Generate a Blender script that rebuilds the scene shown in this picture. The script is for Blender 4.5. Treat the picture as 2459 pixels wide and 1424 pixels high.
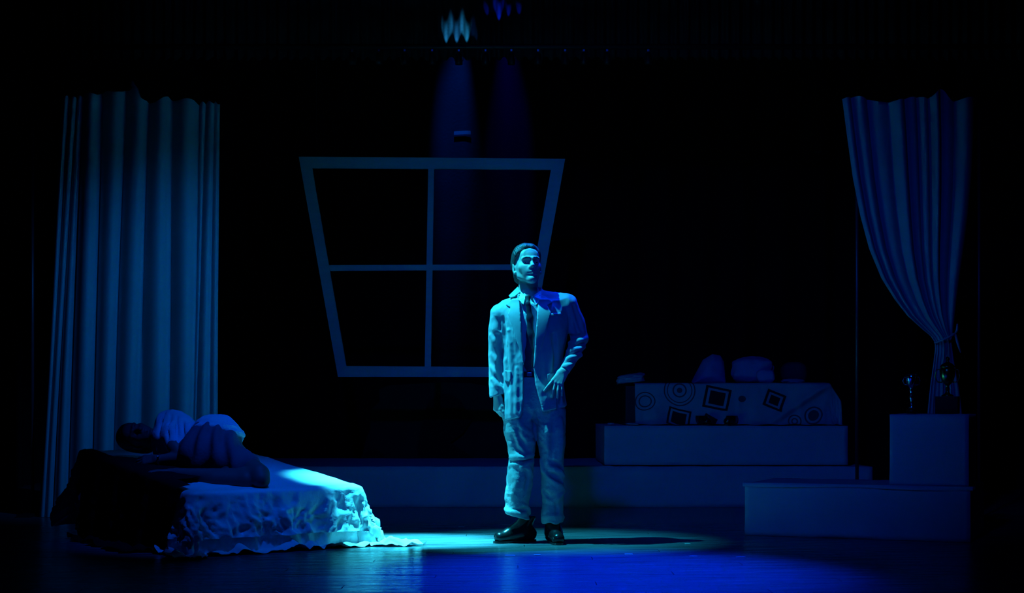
import bpy, math, random
import numpy as np

for _o in list(bpy.data.objects):
    bpy.data.objects.remove(_o)
SC = bpy.context.scene
COL = SC.collection
random.seed(4)

# ------------------------------------------------------------------ camera
FPX = 3708.0                    # focal length in pixels of the 2459 px wide frame
CAMY, CAMZ, HORIZON = -9.0, 0.82, 965.0
cam_d = bpy.data.cameras.new('camera')
cam_d.sensor_width = 36.0
cam_d.lens = 36.0 * FPX / 2459.0
cam_d.shift_y = (HORIZON - 712.0) / 2459.0
cam_d.clip_end = 60
cam = bpy.data.objects.new('camera', cam_d)
cam.location = (0, CAMY, CAMZ)
cam.rotation_euler = (math.pi / 2, 0, 0)
COL.objects.link(cam)
SC.camera = cam

# ------------------------------------------------------------------ exposure, world
SC.view_settings.view_transform = 'Standard'
SC.view_settings.look = 'None'
SC.view_settings.exposure = 0.0
SC.view_settings.gamma = 1.0
SC.view_settings.use_curve_mapping = False
world = bpy.data.worlds.new('dark_hall')
SC.world = world
world.use_nodes = True
world.node_tree.nodes['Background'].inputs[0].default_value = (0.0, 0.05, 1.0, 1)
world.node_tree.nodes['Background'].inputs[1].default_value = 0.0012

# ------------------------------------------------------------------ stage lamps
def spot(name, loc, target, color, power, angle, blend, radius=0.08):
    d = bpy.data.lights.new(name, 'SPOT')
    d.color = color
    d.energy = power
    d.spot_size = math.radians(angle)
    d.spot_blend = blend
    d.shadow_soft_size = radius
    o = bpy.data.objects.new(name, d)
    o.location = loc
    v = np.array(target, float) - np.array(loc, float)
    from mathutils import Vector
    o.rotation_euler = Vector(v).to_track_quat('-Z', 'Y').to_euler()
    COL.objects.link(o)
    return o

CYAN = (0.018, 0.60, 0.86)
BLUE = (0.0, 0.030, 1.0)
# overhead key between bed and actor, and the tight beam beside it
spot('key_spot', (-1.16, -0.27, 4.28), (-0.14, 0.0, 1.10), CYAN, 2600, 25, 1.0, 0.03)
pool_lamp = spot('pool_spot', (-0.86, 0.12, 4.3), (-0.62, 0.12, 0.0), (0.030, 0.60, 0.86), 17000, 19, 1.0, 0.03)
pool_lamp.scale = (0.82, 1.15, 1.0)
# blue front pool on the stage floor
spot('blue_pool_spot', (0.75, 0.9, 4.6), (0.42, -1.62, 0.0), BLUE, 6600, 30, 1.0, 0.12)
# blue lamp over the bed
spot('bed_blue_spot', (-0.6, -1.7, 4.4), (-1.62, -0.1, 0.35), (0.0, 0.09, 1.0), 560, 24, 1.0, 0.05)
# front of house wash
spot('front_wash_spot', (-1.0, -7.5, 5.0), (0.80, 2.0, 1.1), (0.0, 0.06, 1.0), 540, 37, 1.0, 0.15)
# side washes onto the curtains
spot('cross_wash_spot', (1.6, -3.2, 4.0), (-2.66, 2.0, 1.15), (0.0, 0.21, 1.0), 560, 23, 1.0, 0.05)
spot('right_wash_spot', (-1.6, -0.6, 4.0), (2.85, 1.7, 1.5), (0.0, 0.17, 1.0), 60, 20, 1.0, 0.05)
# soft blue on the actor from the front
spot('actor_blue_spot', (-1.6, -4.5, 4.0), (0.1, 0.0, 0.62), (0.0, 0.24, 1.0), 30, 14, 1.0, 0.06)

# ------------------------------------------------------------------ helpers: materials
def mat(name, color, rough=0.8, spec=0.3, metal=0.0, noise=0.0, nscale=8.0, bump=0.0, bscale=60.0,
        sheen=0.0, stretch=(1, 1, 1), coat=0.0, contrast=False):
    m = bpy.data.materials.new(name)
    m.use_nodes = True
    nt = m.node_tree
    b = nt.nodes['Principled BSDF']
    b.inputs['Base Color'].default_value = (*color, 1)
    b.inputs['Roughness'].default_value = rough
    b.inputs['Specular IOR Level'].default_value = spec
    b.inputs['Metallic'].default_value = metal
    if sheen:
        b.inputs['Sheen Weight'].default_value = sheen
    if coat:
        b.inputs['Coat Weight'].default_value = coat
    tc = nt.nodes.new('ShaderNodeTexCoord')
    mp = nt.nodes.new('ShaderNodeMapping')
    mp.inputs['Scale'].default_value = stretch
    nt.links.new(tc.outputs['Object'], mp.inputs[0])
    n1 = nt.nodes.new('ShaderNodeTexNoise')
    n1.inputs['Scale'].default_value = nscale
    n1.inputs['Detail'].default_value = 4
    nt.links.new(mp.outputs[0], n1.inputs['Vector'])
    mx = nt.nodes.new('ShaderNodeMix')
    mx.data_type = 'RGBA'
    lo = tuple(c * (1 - noise) for c in color)
    hi = tuple(min(1, c * (1 + noise)) for c in color)
    mx.inputs[6].default_value = (*lo, 1)
    mx.inputs[7].default_value = (*hi, 1)
    if contrast:
        mr = nt.nodes.new('ShaderNodeMapRange')
        mr.inputs[1].default_value = 0.36
        mr.inputs[2].default_value = 0.66
        nt.links.new(n1.outputs['Fac'], mr.inputs[0])
        nt.links.new(mr.outputs[0], mx.inputs[0])
        mr2 = nt.nodes.new('ShaderNodeMapRange')
        mr2.inputs[1].default_value = 0.36
        mr2.inputs[2].default_value = 0.66
        mr2.inputs[3].default_value = rough + 0.10
        mr2.inputs[4].default_value = rough - 0.06
        nt.links.new(n1.outputs['Fac'], mr2.inputs[0])
        nt.links.new(mr2.outputs[0], b.inputs['Roughness'])
    else:
        nt.links.new(n1.outputs['Fac'], mx.inputs[0])
    nt.links.new(mx.outputs[2], b.inputs['Base Color'])
    if bump:
        n2 = nt.nodes.new('ShaderNodeTexNoise')
        n2.inputs['Scale'].default_value = bscale
        n2.inputs['Detail'].default_value = 3
        nt.links.new(mp.outputs[0], n2.inputs['Vector'])
        bp = nt.nodes.new('ShaderNodeBump')
        bp.inputs['Strength'].default_value = bump
        bp.inputs['Distance'].default_value = 0.01
        nt.links.new(n2.outputs['Fac'], bp.inputs['Height'])
        nt.links.new(bp.outputs[0], b.inputs['Normal'])
    return m

M = {}
M['floor'] = mat('stage_floor_paint', (0.115, 0.120, 0.132), 0.24, 0.5, noise=0.75, nscale=5, bump=0.16, bscale=14, stretch=(0.55, 9, 1), contrast=True)
M['floor_far'] = mat('stage_floor_far', (0.105, 0.110, 0.120), 0.28, 0.5, noise=0.6, nscale=4, bump=0.05, bscale=10, stretch=(0.6, 8, 1))
M['velvet'] = mat('black_velvet', (0.010, 0.011, 0.013), 1.0, 0.05, noise=0.3, nscale=3, bump=0.2, bscale=40)
M['valance'] = mat('black_valance', (0.030, 0.032, 0.036), 0.85, 0.12, noise=0.3, nscale=6, bump=0.2, bscale=40)
M['curtain'] = mat('cream_curtain', (0.36, 0.38, 0.42), 0.95, 0.1, noise=0.12, nscale=5, bump=0.12, bscale=160)
M['whitewood'] = mat('painted_wood', (0.68, 0.70, 0.72), 0.6, 0.3, noise=0.12, nscale=6, bump=0.1, bscale=30, stretch=(1, 1, 6))
M['boxcloth'] = mat('box_cloth', (0.60, 0.62, 0.66), 0.95, 0.1, noise=0.10, nscale=4, bump=0.12, bscale=120)
M['boxcloth2'] = mat('platform_cloth', (0.54, 0.56, 0.60), 0.95, 0.1, noise=0.12, nscale=3, bump=0.15, bscale=60)
M['satin'] = mat('bed_satin', (0.62, 0.66, 0.66), 0.42, 0.5, noise=0.08, nscale=9, bump=0.25, bscale=55, sheen=0.2)
M['sheet'] = mat('bed_sheet', (0.66, 0.70, 0.70), 0.6, 0.4, noise=0.08, nscale=9, bump=0.3, bscale=60)
M['blackcloth'] = mat('black_cloth', (0.006, 0.006, 0.007), 0.95, 0.06, noise=0.3, nscale=8, bump=0.2, bscale=50)
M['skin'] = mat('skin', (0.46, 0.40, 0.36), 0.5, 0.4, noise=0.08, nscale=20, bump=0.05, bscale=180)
M['skin_dim'] = mat('shaded_skin_and_tights', (0.075, 0.068, 0.062), 0.6, 0.3, noise=0.12, nscale=20, bump=0.05, bscale=160)  # tights on the legs; shade put into the face and hand colour
M['lip'] = mat('lip', (0.40, 0.25, 0.22), 0.4, 0.5, noise=0.1)
M['hair'] = mat('dark_hair', (0.050, 0.054, 0.060), 0.36, 0.5, noise=0.5, nscale=60, bump=0.6, bscale=90, stretch=(3, 1, 1))
M['hair_black'] = mat('black_hair', (0.010, 0.010, 0.012), 0.5, 0.3, noise=0.4, nscale=50, bump=0.5, bscale=80)
M['eye_white'] = mat('eye', (0.16, 0.16, 0.16), 0.25, 0.5)
M['iris'] = mat('iris', (0.015, 0.012, 0.01), 0.15, 0.6)
M['jacket'] = mat('grey_jacket', (0.34, 0.37, 0.39), 0.85, 0.2, noise=0.14, nscale=30, bump=0.06, bscale=300, sheen=0.1)
M['lining'] = mat('jacket_edge', (0.40, 0.42, 0.45), 0.8, 0.2, noise=0.1)
M['shirt'] = mat('shirt', (0.42, 0.44, 0.50), 0.8, 0.2, noise=0.1, nscale=20, bump=0.2, bscale=90)
M['shirt_collar'] = mat('shirt_collar', (0.72, 0.72, 0.72), 0.8, 0.2, noise=0.05)
M['tie'] = mat('dark_tie', (0.03, 0.03, 0.045), 0.5, 0.4, noise=0.4, nscale=40)
M['trousers'] = mat('khaki_trousers', (0.36, 0.38, 0.37), 0.9, 0.15, noise=0.1, nscale=18, bump=0.25, bscale=200)
M['leather'] = mat('black_leather', (0.008, 0.008, 0.009), 0.22, 0.6, noise=0.3, nscale=30, bump=0.08, bscale=50)
M['belt'] = mat('belt_leather', (0.010, 0.010, 0.011), 0.5, 0.3, noise=0.2)
M['blouse'] = mat('pale_blouse', (0.42, 0.45, 0.50), 0.8, 0.2, noise=0.1, nscale=12, bump=0.2, bscale=70)
M['skirt'] = mat('dark_skirt', (0.075, 0.075, 0.10), 0.9, 0.15, noise=0.2, nscale=12, bump=0.25, bscale=60)
M['steel'] = mat('trophy_silver', (0.75, 0.76, 0.78), 0.12, 0.5, metal=1.0, noise=0.05, nscale=12)
M['gold'] = mat('trophy_gold', (0.62, 0.56, 0.16), 0.2, 0.5, metal=1.0, noise=0.08, nscale=12)
M['trophy_base'] = mat('trophy_base_black', (0.004, 0.004, 0.004), 0.5, 0.3, noise=0.2)
M['pole'] = mat('stand_pole_metal', (0.10, 0.10, 0.11), 0.35, 0.5, metal=0.6, noise=0.2)
M['blackmetal'] = mat('black_metal', (0.02, 0.02, 0.022), 0.45, 0.4, metal=0.3, noise=0.2)
M['chrome'] = mat('clamp_metal', (0.5, 0.5, 0.55), 0.3, 0.5, metal=1.0, noise=0.1)
M['tag'] = mat('tag_cloth', (0.10, 0.10, 0.11), 0.8, 0.2, noise=0.2, nscale=60)
M['tape'] = mat('white_tape', (0.55, 0.58, 0.60), 0.6, 0.3, noise=0.15, nscale=60)
M['pillow'] = mat('blue_pillow', (0.30, 0.30, 0.55), 0.9, 0.15, noise=0.12, nscale=8, bump=0.2, bscale=60)
M['darkball'] = mat('dark_knit', (0.06, 0.06, 0.08), 0.95, 0.1, noise=0.4, nscale=60, bump=0.5, bscale=90)
M['paper'] = mat('folded_paper', (0.45, 0.47, 0.48), 0.8, 0.2, noise=0.1)
M['cut_green'] = mat('scenery_green', (0.030, 0.050, 0.030), 0.95, 0.05, noise=0.3, nscale=6)
M['cut_dark'] = mat('scenery_dark', (0.014, 0.018, 0.016), 0.95, 0.05, noise=0.3, nscale=6)

# ------------------------------------------------------------------ helpers: objects
def link(name, me, m=None, parent=None, smooth=True, loc=None):
    o = bpy.data.objects.new(name, me)
    COL.objects.link(o)
    if m is not None and len(me.materials) == 0:
        me.materials.append(m)
    if parent is not None:
        o.parent = parent
    if loc is not None:
        o.location = loc
    if smooth and len(me.polygons):
        me.polygons.foreach_set('use_smooth', np.ones(len(me.polygons), bool))
    return o

def mk(name, verts, faces, m=None, parent=None, smooth=True, loc=None):
    me = bpy.data.meshes.new(name)
    v = verts.tolist() if isinstance(verts, np.ndarray) else verts
    f = faces.tolist() if isinstance(faces, np.ndarray) else faces
    me.from_pydata(v, [], f)
    me.update()
    return link(name, me, m, parent, smooth, loc)

def tag(o, label=None, cat=None, group=None, kind=None):
    if label: o['label'] = label
    if cat: o['category'] = cat
    if group: o['group'] = group
    if kind: o['kind'] = kind
    return o

def empty(name, loc=(0, 0, 0), rz=0.0):
    o = bpy.data.objects.new(name, None)
    o.location = loc
    o.rotation_euler = (0, 0, rz)
    o.empty_display_size = 0.1
    COL.objects.link(o)
    return o

def P(px, py, Y):
    """world point seen at pixel (px, py) that stands at depth Y"""
    s = FPX / (Y - CAMY)
    return np.array([(px - 1229.5) / s, Y, CAMZ - (py - HORIZON) / s])

def box_vf(c, sx, sy, sz, bev=0.0):
    """bevelled box: corners cut"""
    import bmesh
    bm = bmesh.new()
    bmesh.ops.create_cube(bm, size=1.0)
    for v in bm.verts:
        v.co = (v.co.x * sx + c[0], v.co.y * sy + c[1], v.co.z * sz + c[2])
    if bev:
        bmesh.ops.bevel(bm, geom=bm.edges[:], offset=bev, segments=2, affect='EDGES', profile=0.7)
    bm.verts.index_update()
    v = [tuple(x.co) for x in bm.verts]
    f = [[q.index for q in p.verts] for p in bm.faces]
    bm.free()
    return v, f

def box(name, c, s, m, parent=None, bev=0.004):
    v, f = box_vf(c, *s, bev)
    return mk(name, v, f, m, parent, smooth=False)

def tube(path, r, n=10, cap=True):
    """tube along a polyline; r number or list"""
    path = np.array(path, float)
    N = len(path)
    rr = np.full(N, r) if np.isscalar(r) else np.array(r, float)
    V, Fc = [], []
    up = np.array([0.123, 0.456, 0.88])
    for i in range(N):
        t = path[min(i + 1, N - 1)] - path[max(i - 1, 0)]
        t /= np.linalg.norm(t) + 1e-9
        a = np.cross(t, up); a /= np.linalg.norm(a) + 1e-9
        b = np.cross(t, a)
        for k in range(n):
            w = 2 * math.pi * k / n
            V.append(path[i] + rr[i] * (math.cos(w) * a + math.sin(w) * b))
    for i in range(N - 1):
        for k in range(n):
            k2 = (k + 1) % n
            Fc.append([i * n + k, i * n + k2, (i + 1) * n + k2, (i + 1) * n + k])
    if cap:
        Fc.append(list(range(n))[::-1])
        Fc.append([(N - 1) * n + k for k in range(n)])
    return [tuple(v) for v in V], Fc

def lathe(prof, n=32, c=(0, 0, 0)):
    V, Fc = [], []
    for r, z in prof:
        for k in range(n):
            w = 2 * math.pi * k / n
            V.append((c[0] + r * math.cos(w), c[1] + r * math.sin(w), c[2] + z))
    for i in range(len(prof) - 1):
        for k in range(n):
            k2 = (k + 1) % n
            Fc.append([i * n + k, i * n + k2, (i + 1) * n + k2, (i + 1) * n + k])
    Fc.append(list(range(n))[::-1])
    Fc.append([(len(prof) - 1) * n + k for k in range(n)])
    return V, Fc

def joinvf(*parts):
    V, Fc = [], []
    for v, f in parts:
        o = len(V)
        V += [tuple(x) for x in v]
        Fc += [[i + o for i in q] for q in f]
    return V, Fc

def grid_faces(nu, nv):
    i, j = np.meshgrid(np.arange(nu - 1), np.arange(nv - 1), indexing='ij')
    a = (i * nv + j).ravel()
    return np.stack([a, a + nv, a + nv + 1, a + 1], 1)

def prism(poly, y0, y1):
    """polygon in (x, z) extruded from y0 to y1"""
    n = len(poly)
    V = [(x, y0, z) for x, z in poly] + [(x, y1, z) for x, z in poly]
    Fc = [list(range(n)), list(range(2 * n - 1, n - 1, -1))]
    for i in range(n):
        j = (i + 1) % n
        Fc.append([i, i + n, j + n, j])
    return V, Fc

# ------------------------------------------------------------------ helpers: noise
def _hash(i, seed):
    h = (i[..., 0].astype(np.int64) * 73856093) ^ (i[..., 1].astype(np.int64) * 19349663) ^ (i[..., 2].astype(np.int64) * 83492791) ^ (seed * 2654435761)
    h = (h ^ (h >> 13)) * 1274126177
    h = h ^ (h >> 16)
    return (h & 0xffff) / 32767.5 - 1.0

def vnoise(p, seed=1):
    p = np.asarray(p, float)
    i = np.floor(p).astype(np.int64)
    f = p - i
    u = f * f * (3 - 2 * f)
    r = 0
    for a in (0, 1):
        for b in (0, 1):
            for c in (0, 1):
                w = (u[..., 0] if a else 1 - u[..., 0]) * (u[..., 1] if b else 1 - u[..., 1]) * (u[..., 2] if c else 1 - u[..., 2])
                r = r + w * _hash(i + np.array([a, b, c]), seed)
    return r

def fbm(p, oc=3, seed=1):
    r, a = 0, 1.0
    for k in range(oc):
        r = r + a * vnoise(np.asarray(p) * 2 ** k, seed + k * 7)
        a *= 0.5
    return r

def ridged(p, oc=3, seed=1):
    r, a = 0, 1.0
    for k in range(oc):
        r = r + a * (1 - 2 * np.abs(vnoise(np.asarray(p) * 2 ** k, seed + k * 7)))
        a *= 0.5
    return r

# ------------------------------------------------------------------ helpers: sculpted solids (distance fields -> quads)
class Field:
    def __init__(s, lo, hi, h):
        s.lo = np.array(lo, float); s.h = h
        n = np.ceil((np.array(hi, float) - s.lo) / h).astype(int) + 1
        s.n = n
        s.ax = [(s.lo[i] + h * np.arange(n[i])).astype(np.float32) for i in range(3)]
        s.v = np.full(n, 1.0, np.float32)
    def _sl(s, lo, hi):
        a = np.clip(np.floor((np.array(lo) - s.lo) / s.h).astype(int), 0, s.n)
        b = np.clip(np.ceil((np.array(hi) - s.lo) / s.h).astype(int) + 1, 0, s.n)
        sl = tuple(slice(a[i], b[i]) for i in range(3))
        return sl, s.ax[0][sl[0]][:, None, None], s.ax[1][sl[1]][None, :, None], s.ax[2][sl[2]][None, None, :]
    def comb(s, sl, d, k, op):
        a = s.v[sl]
        if a.size == 0:
            return
        d = np.broadcast_to(d, a.shape)
        if op == 'sub':
            a, d = -a, d
        k = max(k, 1e-5)
        w = np.clip(0.5 + 0.5 * (d - a) / k, 0, 1)
        r = d * (1 - w) + a * w - k * w * (1 - w)
        s.v[sl] = -r if op == 'sub' else r
    def cone(s, a, b, ra, rb, k=0.0, op='add', asp=(1, 1, 1)):
        a = np.array(a, float); b = np.array(b, float)
        asp = np.array(asp, float)
        m = max(ra, rb) * max(1, asp.max()) + k + 4 * s.h
        sl, X, Y, Z = s._sl(np.minimum(a, b) - m, np.maximum(a, b) + m)
        ab = (b - a) / asp
        x, y, z = (X - a[0]) / asp[0], (Y - a[1]) / asp[1], (Z - a[2]) / asp[2]
        L = float(ab @ ab) + 1e-12
        t = np.clip((x * ab[0] + y * ab[1] + z * ab[2]) / L, 0, 1)
        d = np.sqrt((x - t * ab[0]) ** 2 + (y - t * ab[1]) ** 2 + (z - t * ab[2]) ** 2) - (ra + (rb - ra) * t)
        s.comb(sl, d * min(1.0, asp.min()), k, op)
    def multi(s, segs, k, op='add', asp=(1, 1, 1)):
        """several cones as one solid, blended in once"""
        asp = np.array(asp, float)
        P_ = np.array([x for (a, b, ra, rb) in segs for x in (a, b)])
        m = max(max(ra, rb) for (_, _, ra, rb) in segs) * max(1, asp.max()) + k + 4 * s.h
        sl, X, Y, Z = s._sl(P_.min(0) - m, P_.max(0) + m)
        D = None
        for a, b, ra, rb in segs:
            a = np.array(a, float); b = np.array(b, float)
            ab = (b - a) / asp
            x, y, z = (X - a[0]) / asp[0], (Y - a[1]) / asp[1], (Z - a[2]) / asp[2]
            t = np.clip((x * ab[0] + y * ab[1] + z * ab[2]) / (float(ab @ ab) + 1e-12), 0, 1)
            d = np.sqrt((x - t * ab[0]) ** 2 + (y - t * ab[1]) ** 2 + (z - t * ab[2]) ** 2) - (ra + (rb - ra) * t)
            D = d if D is None else np.minimum(D, d)
        s.comb(sl, (D * min(1.0, asp.min())).astype(np.float32), k, op)
    def chain(s, pts, k=0.01, op='add', asp=(1, 1, 1)):
        s.multi([(a, b, ra, rb) for (a, ra), (b, rb) in zip(pts[:-1], pts[1:])], k, op, asp)
    def ell(s, c, r, k=0.0, op='add', rot=None):
        c = np.array(c, float); r = np.array(r, float)
        m = r.max() + k + 4 * s.h
        sl, X, Y, Z = s._sl(c - m, c + m)
        x, y, z = X - c[0], Y - c[1], Z - c[2]
        if rot is not None:
            R = np.array(rot)
            x, y, z = (R[0, 0] * x + R[0, 1] * y + R[0, 2] * z, R[1, 0] * x + R[1, 1] * y + R[1, 2] * z, R[2, 0] * x + R[2, 1] * y + R[2, 2] * z)
        q = np.sqrt((x / r[0]) ** 2 + (y / r[1]) ** 2 + (z / r[2]) ** 2)
        g = np.sqrt((x / r[0] ** 2) ** 2 + (y / r[1] ** 2) ** 2 + (z / r[2] ** 2) ** 2) + 1e-9
        s.comb(sl, q * (q - 1) / g, k, op)
    def loft(s, zs, cx, a, cy, b, p=2.3, k=0.01):
        """stacked super-ellipses along z, tables sorted by rising z"""
        zs = np.array(zs)
        m = max(max(a), max(b)) + k + 4 * s.h
        sl, X, Y, Z = s._sl((min(cx) - m, min(cy) - m, zs[0] - k), (max(cx) + m, max(cy) + m, zs[-1] + k))
        z = Z.ravel()
        def I(t):
            y = np.interp(z, zs, t)
            w = max(1, int(0.022 / s.h))
            yp = np.pad(y, w, mode='edge')
            for _ in range(2):
                yp = np.convolve(np.pad(yp, w, mode='edge'), np.ones(2 * w + 1) / (2 * w + 1), 'valid')
            return yp[w:w + len(y)][None, None, :]
        A, B = I(a), I(b)
        q = (np.abs((X - I(cx)) / A) ** p + np.abs((Y - I(cy)) / B) ** p) ** (1 / p)
        d = (q - 1) * np.minimum(A, B)
        d = np.maximum(d, np.maximum(zs[0] - Z, Z - zs[-1]))
        s.comb(sl, d.astype(np.float32), k, 'add')
    def cut(s, fn, k=0.0):
        """keep where fn(X, Y, Z) < 0"""
        d = fn(s.ax[0][:, None, None], s.ax[1][None, :, None], s.ax[2][None, None, :])
        d = np.broadcast_to(d, s.v.shape)
        if k:
            w = np.clip(0.5 - 0.5 * (d - s.v) / k, 0, 1)
            s.v = (d * (1 - w) + s.v * w + k * w * (1 - w)).astype(np.float32)
        else:
            s.v = np.maximum(s.v, d).astype(np.float32)
    def front(s, x, z):
        """depth of the first surface met from the viewer's side"""
        i = int(round((x - s.lo[0]) / s.h)); k = int(round((z - s.lo[2]) / s.h))
        i = min(max(i, 0), s.n[0] - 1); k = min(max(k, 0), s.n[2] - 1)
        col = s.v[i, :, k]
        j = int(np.argmax(col < 0))
        if col[j] >= 0:
            return None
        if j == 0:
            return s.lo[1]
        return s.lo[1] + s.h * (j - 1 + float(col[j - 1] / (col[j - 1] - col[j])) if col[j - 1] < 0.5 else j)
    def ridge(s, pts, r, k, op='add', sink=0.5):
        """fold line laid on the front surface; pts are (x, z)"""
        P3 = []
        for x, z in pts:
            y = s.front(x, z)
            if y is None:
                y = P3[-1][1] if P3 else 0.0
                if not P3:
                    continue
            P3.append(np.array([x, y + (sink * r if op == 'add' else -sink * r), z]))
        n = len(P3)
        for _ in range(3):
            ys = [p[1] for p in P3]
            for i in range(1, n - 1):
                P3[i][1] = 0.25 * ys[i - 1] + 0.5 * ys[i] + 0.25 * ys[i + 1]
        if n < 2:
            return
        f = lambda t: r * (0.35 + 0.65 * math.sin(math.pi * min(max(0.12 + 0.76 * t, 0), 1)))
        s.multi([(P3[i], P3[i + 1], f(i / (n - 1)), f((i + 1) / (n - 1))) for i in range(n - 1)], k, op)
    def mesh(s):
        v = s.v
        S = v < 0
        c = np.zeros(tuple(n - 1 for n in v.shape), np.int8)
        for a in (0, 1):
            for b in (0, 1):
                for d in (0, 1):
                    c += S[a:S.shape[0] - 1 + a, b:S.shape[1] - 1 + b, d:S.shape[2] - 1 + d]
        act = (c > 0) & (c < 8)
        I, J, K = np.nonzero(act)
        idx = np.full(act.shape, -1, np.int64)
        idx[I, J, K] = np.arange(len(I))
        acc = np.zeros((len(I), 3)); cnt = np.zeros(len(I))
        corners = [(a, b, d) for a in (0, 1) for b in (0, 1) for d in (0, 1)]
        for p in corners:
            for ax in range(3):
                if p[ax] == 0:
                    q = list(p); q[ax] = 1
                    v0 = v[I + p[0], J + p[1], K + p[2]].astype(float)
                    v1 = v[I + q[0], J + q[1], K + q[2]].astype(float)
                    m = (v0 < 0) != (v1 < 0)
                    t = np.where(m, v0 / np.where(m, v0 - v1, 1), 0)
                    pos = np.tile(np.array(p, float), (len(I), 1))
                    pos[:, ax] = t
                    acc += pos * m[:, None]; cnt += m
        V = s.lo + s.h * (np.stack([I, J, K], 1) + acc / cnt[:, None])
        Q = []
        for ax in range(3):
            A = np.moveaxis(S, ax, 0)
            cr = A[:-1] != A[1:]
            cr = cr[:, 1:-1, 1:-1]
            e = np.array(np.nonzero(cr)).T
            if len(e) == 0:
                continue
            i, j, k = e[:, 0], e[:, 1] + 1, e[:, 2] + 1
            M_ = np.moveaxis(idx, ax, 0)
            q = np.stack([M_[i, j - 1, k - 1], M_[i, j, k - 1], M_[i, j, k], M_[i, j - 1, k]], 1)
            ins = A[:-1][:, 1:-1, 1:-1][e[:, 0], e[:, 1], e[:, 2]]
            flip = ~ins
            if ax == 1:
                flip = ~flip
            q[flip] = q[flip][:, ::-1]
            Q.append(q)
        Q = np.concatenate(Q)
        Q = Q[(Q >= 0).all(1)]
        return V, Q

def relax(V, Q, it=2, lam=0.5):
    E = np.concatenate([Q[:, [0, 1]], Q[:, [1, 2]], Q[:, [2, 3]], Q[:, [3, 0]]])
    E = np.concatenate([E, E[:, ::-1]])
    cnt = np.bincount(E[:, 0], minlength=len(V))[:, None] + 1e-9
    for _ in range(it):
        S_ = np.stack([np.bincount(E[:, 0], V[E[:, 1], a], len(V)) for a in range(3)], 1)
        V = V + lam * (S_ / cnt - V)
    return V

def vnormals(V, Q):
    n = np.cross(V[Q[:, 2]] - V[Q[:, 0]], V[Q[:, 3]] - V[Q[:, 1]])
    N = np.zeros_like(V)
    for k in range(4):
        for a in range(3):
            N[:, a] += np.bincount(Q[:, k], n[:, a], len(V))
    return N / (np.linalg.norm(N, axis=1, keepdims=True) + 1e-12)

def cat_meshes(*ms):
    V, Q, o = [], [], 0
    for v, q in ms:
        V.append(v); Q.append(q + o); o += len(v)
    return np.concatenate(V), np.concatenate(Q)

def unit(v):
    v = np.array(v, float)
    return v / np.linalg.norm(v)

def hand(F, wrist, d, n, s, curls, spread, sc=1.0, thumb=(0.7, 0.6, -0.35), fat=1.0, k=0.006):
    """d fingers' direction, n out of the back of the hand, s towards the thumb side"""
    d = unit(d); n = unit(n - d * np.dot(n, d)); s = unit(s - d * np.dot(s, d) - n * np.dot(s, n))
    off = [0.030, 0.010, -0.010, -0.028]
    fwd = [0.086, 0.090, 0.086, 0.078]
    lens = [(0.042, 0.025, 0.020), (0.047, 0.029, 0.021), (0.043, 0.027, 0.020), (0.034, 0.020, 0.018)]
    wrist = np.array(wrist, float)
    for i in range(4):
        w0 = wrist + s * off[i] * 0.55 * sc
        b0 = wrist + d * fwd[i] * sc + s * off[i] * sc
        F.cone(w0, b0, 0.0165 * sc * fat, 0.0115 * sc * fat, 0.012)
        sp = math.radians(spread[i])
        dd = unit(d * math.cos(sp) + s * math.sin(sp))
        p, th = b0, 0.0
        r = 0.0098 * sc * fat * (0.9 if i == 3 else 1)
        segs = []
        for j in range(3):
            th += math.radians(curls[i][j])
            dr = dd * math.cos(th) - n * math.sin(th)
            q = p + dr * lens[i][j] * sc
            segs.append((p, q, r, r * 0.92))
            p, r = q, r * 0.92
        F.multi(segs, k)
    b = wrist + d * 0.022 * sc + s * 0.020 * sc - n * 0.006
    t1 = unit(d * thumb[0] + s * thumb[1] + n * thumb[2])
    t2 = unit(d * 0.95 + s * thumb[1] * 0.25 + n * thumb[2] * 0.9)
    c = b + t1 * 0.046 * sc
    e = c + t2 * 0.034 * sc
    f = e + unit(t2 + d * 0.3) * 0.026 * sc
    F.cone(b, c, 0.017 * sc * fat, 0.0125 * sc * fat, 0.012)
    F.cone(c, e, 0.0115 * sc * fat, 0.0105 * sc * fat, k)
    F.cone(e, f, 0.0105 * sc * fat, 0.0085 * sc * fat, k)

# =================================================================== THE SETTING
# floor: board by board in the near part, plain beyond
floor = box('floor', (0, 2.2, -0.062), (13, 10.4, 0.10), M['floor_far'], bev=0)
tag(floor, 'dark glossy painted wooden stage floor', kind='structure')
bw, bl = 0.14, 3.0
bv, bf = box_vf((0, 0, -0.006), bl - 0.003, bw - 0.003, 0.012, 0.0015)
board_me = bpy.data.meshes.new('floor_board')
board_me.from_pydata(bv, [], bf)
row = 0
y = -2.93
while y < 1.35:
    x = -4.9 + (row * 1.13) % bl - bl / 2
    while x < 5.2:
        o = link('floor_board', board_me, M['floor'], floor, smooth=False)
        o.location = (x + bl / 2, y + bw / 2, random.uniform(-0.0006, 0.0))
        o.rotation_euler = (random.uniform(-0.0022, 0.0022), random.uniform(-0.0003, 0.0003), 0)
        x += bl
    y += bw
    row += 1
far = box('floor_slab', (0, (y + 7.4) / 2, -0.006), (13, 7.4 - y, 0.012), M['floor_far'], floor, bev=0)

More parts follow.
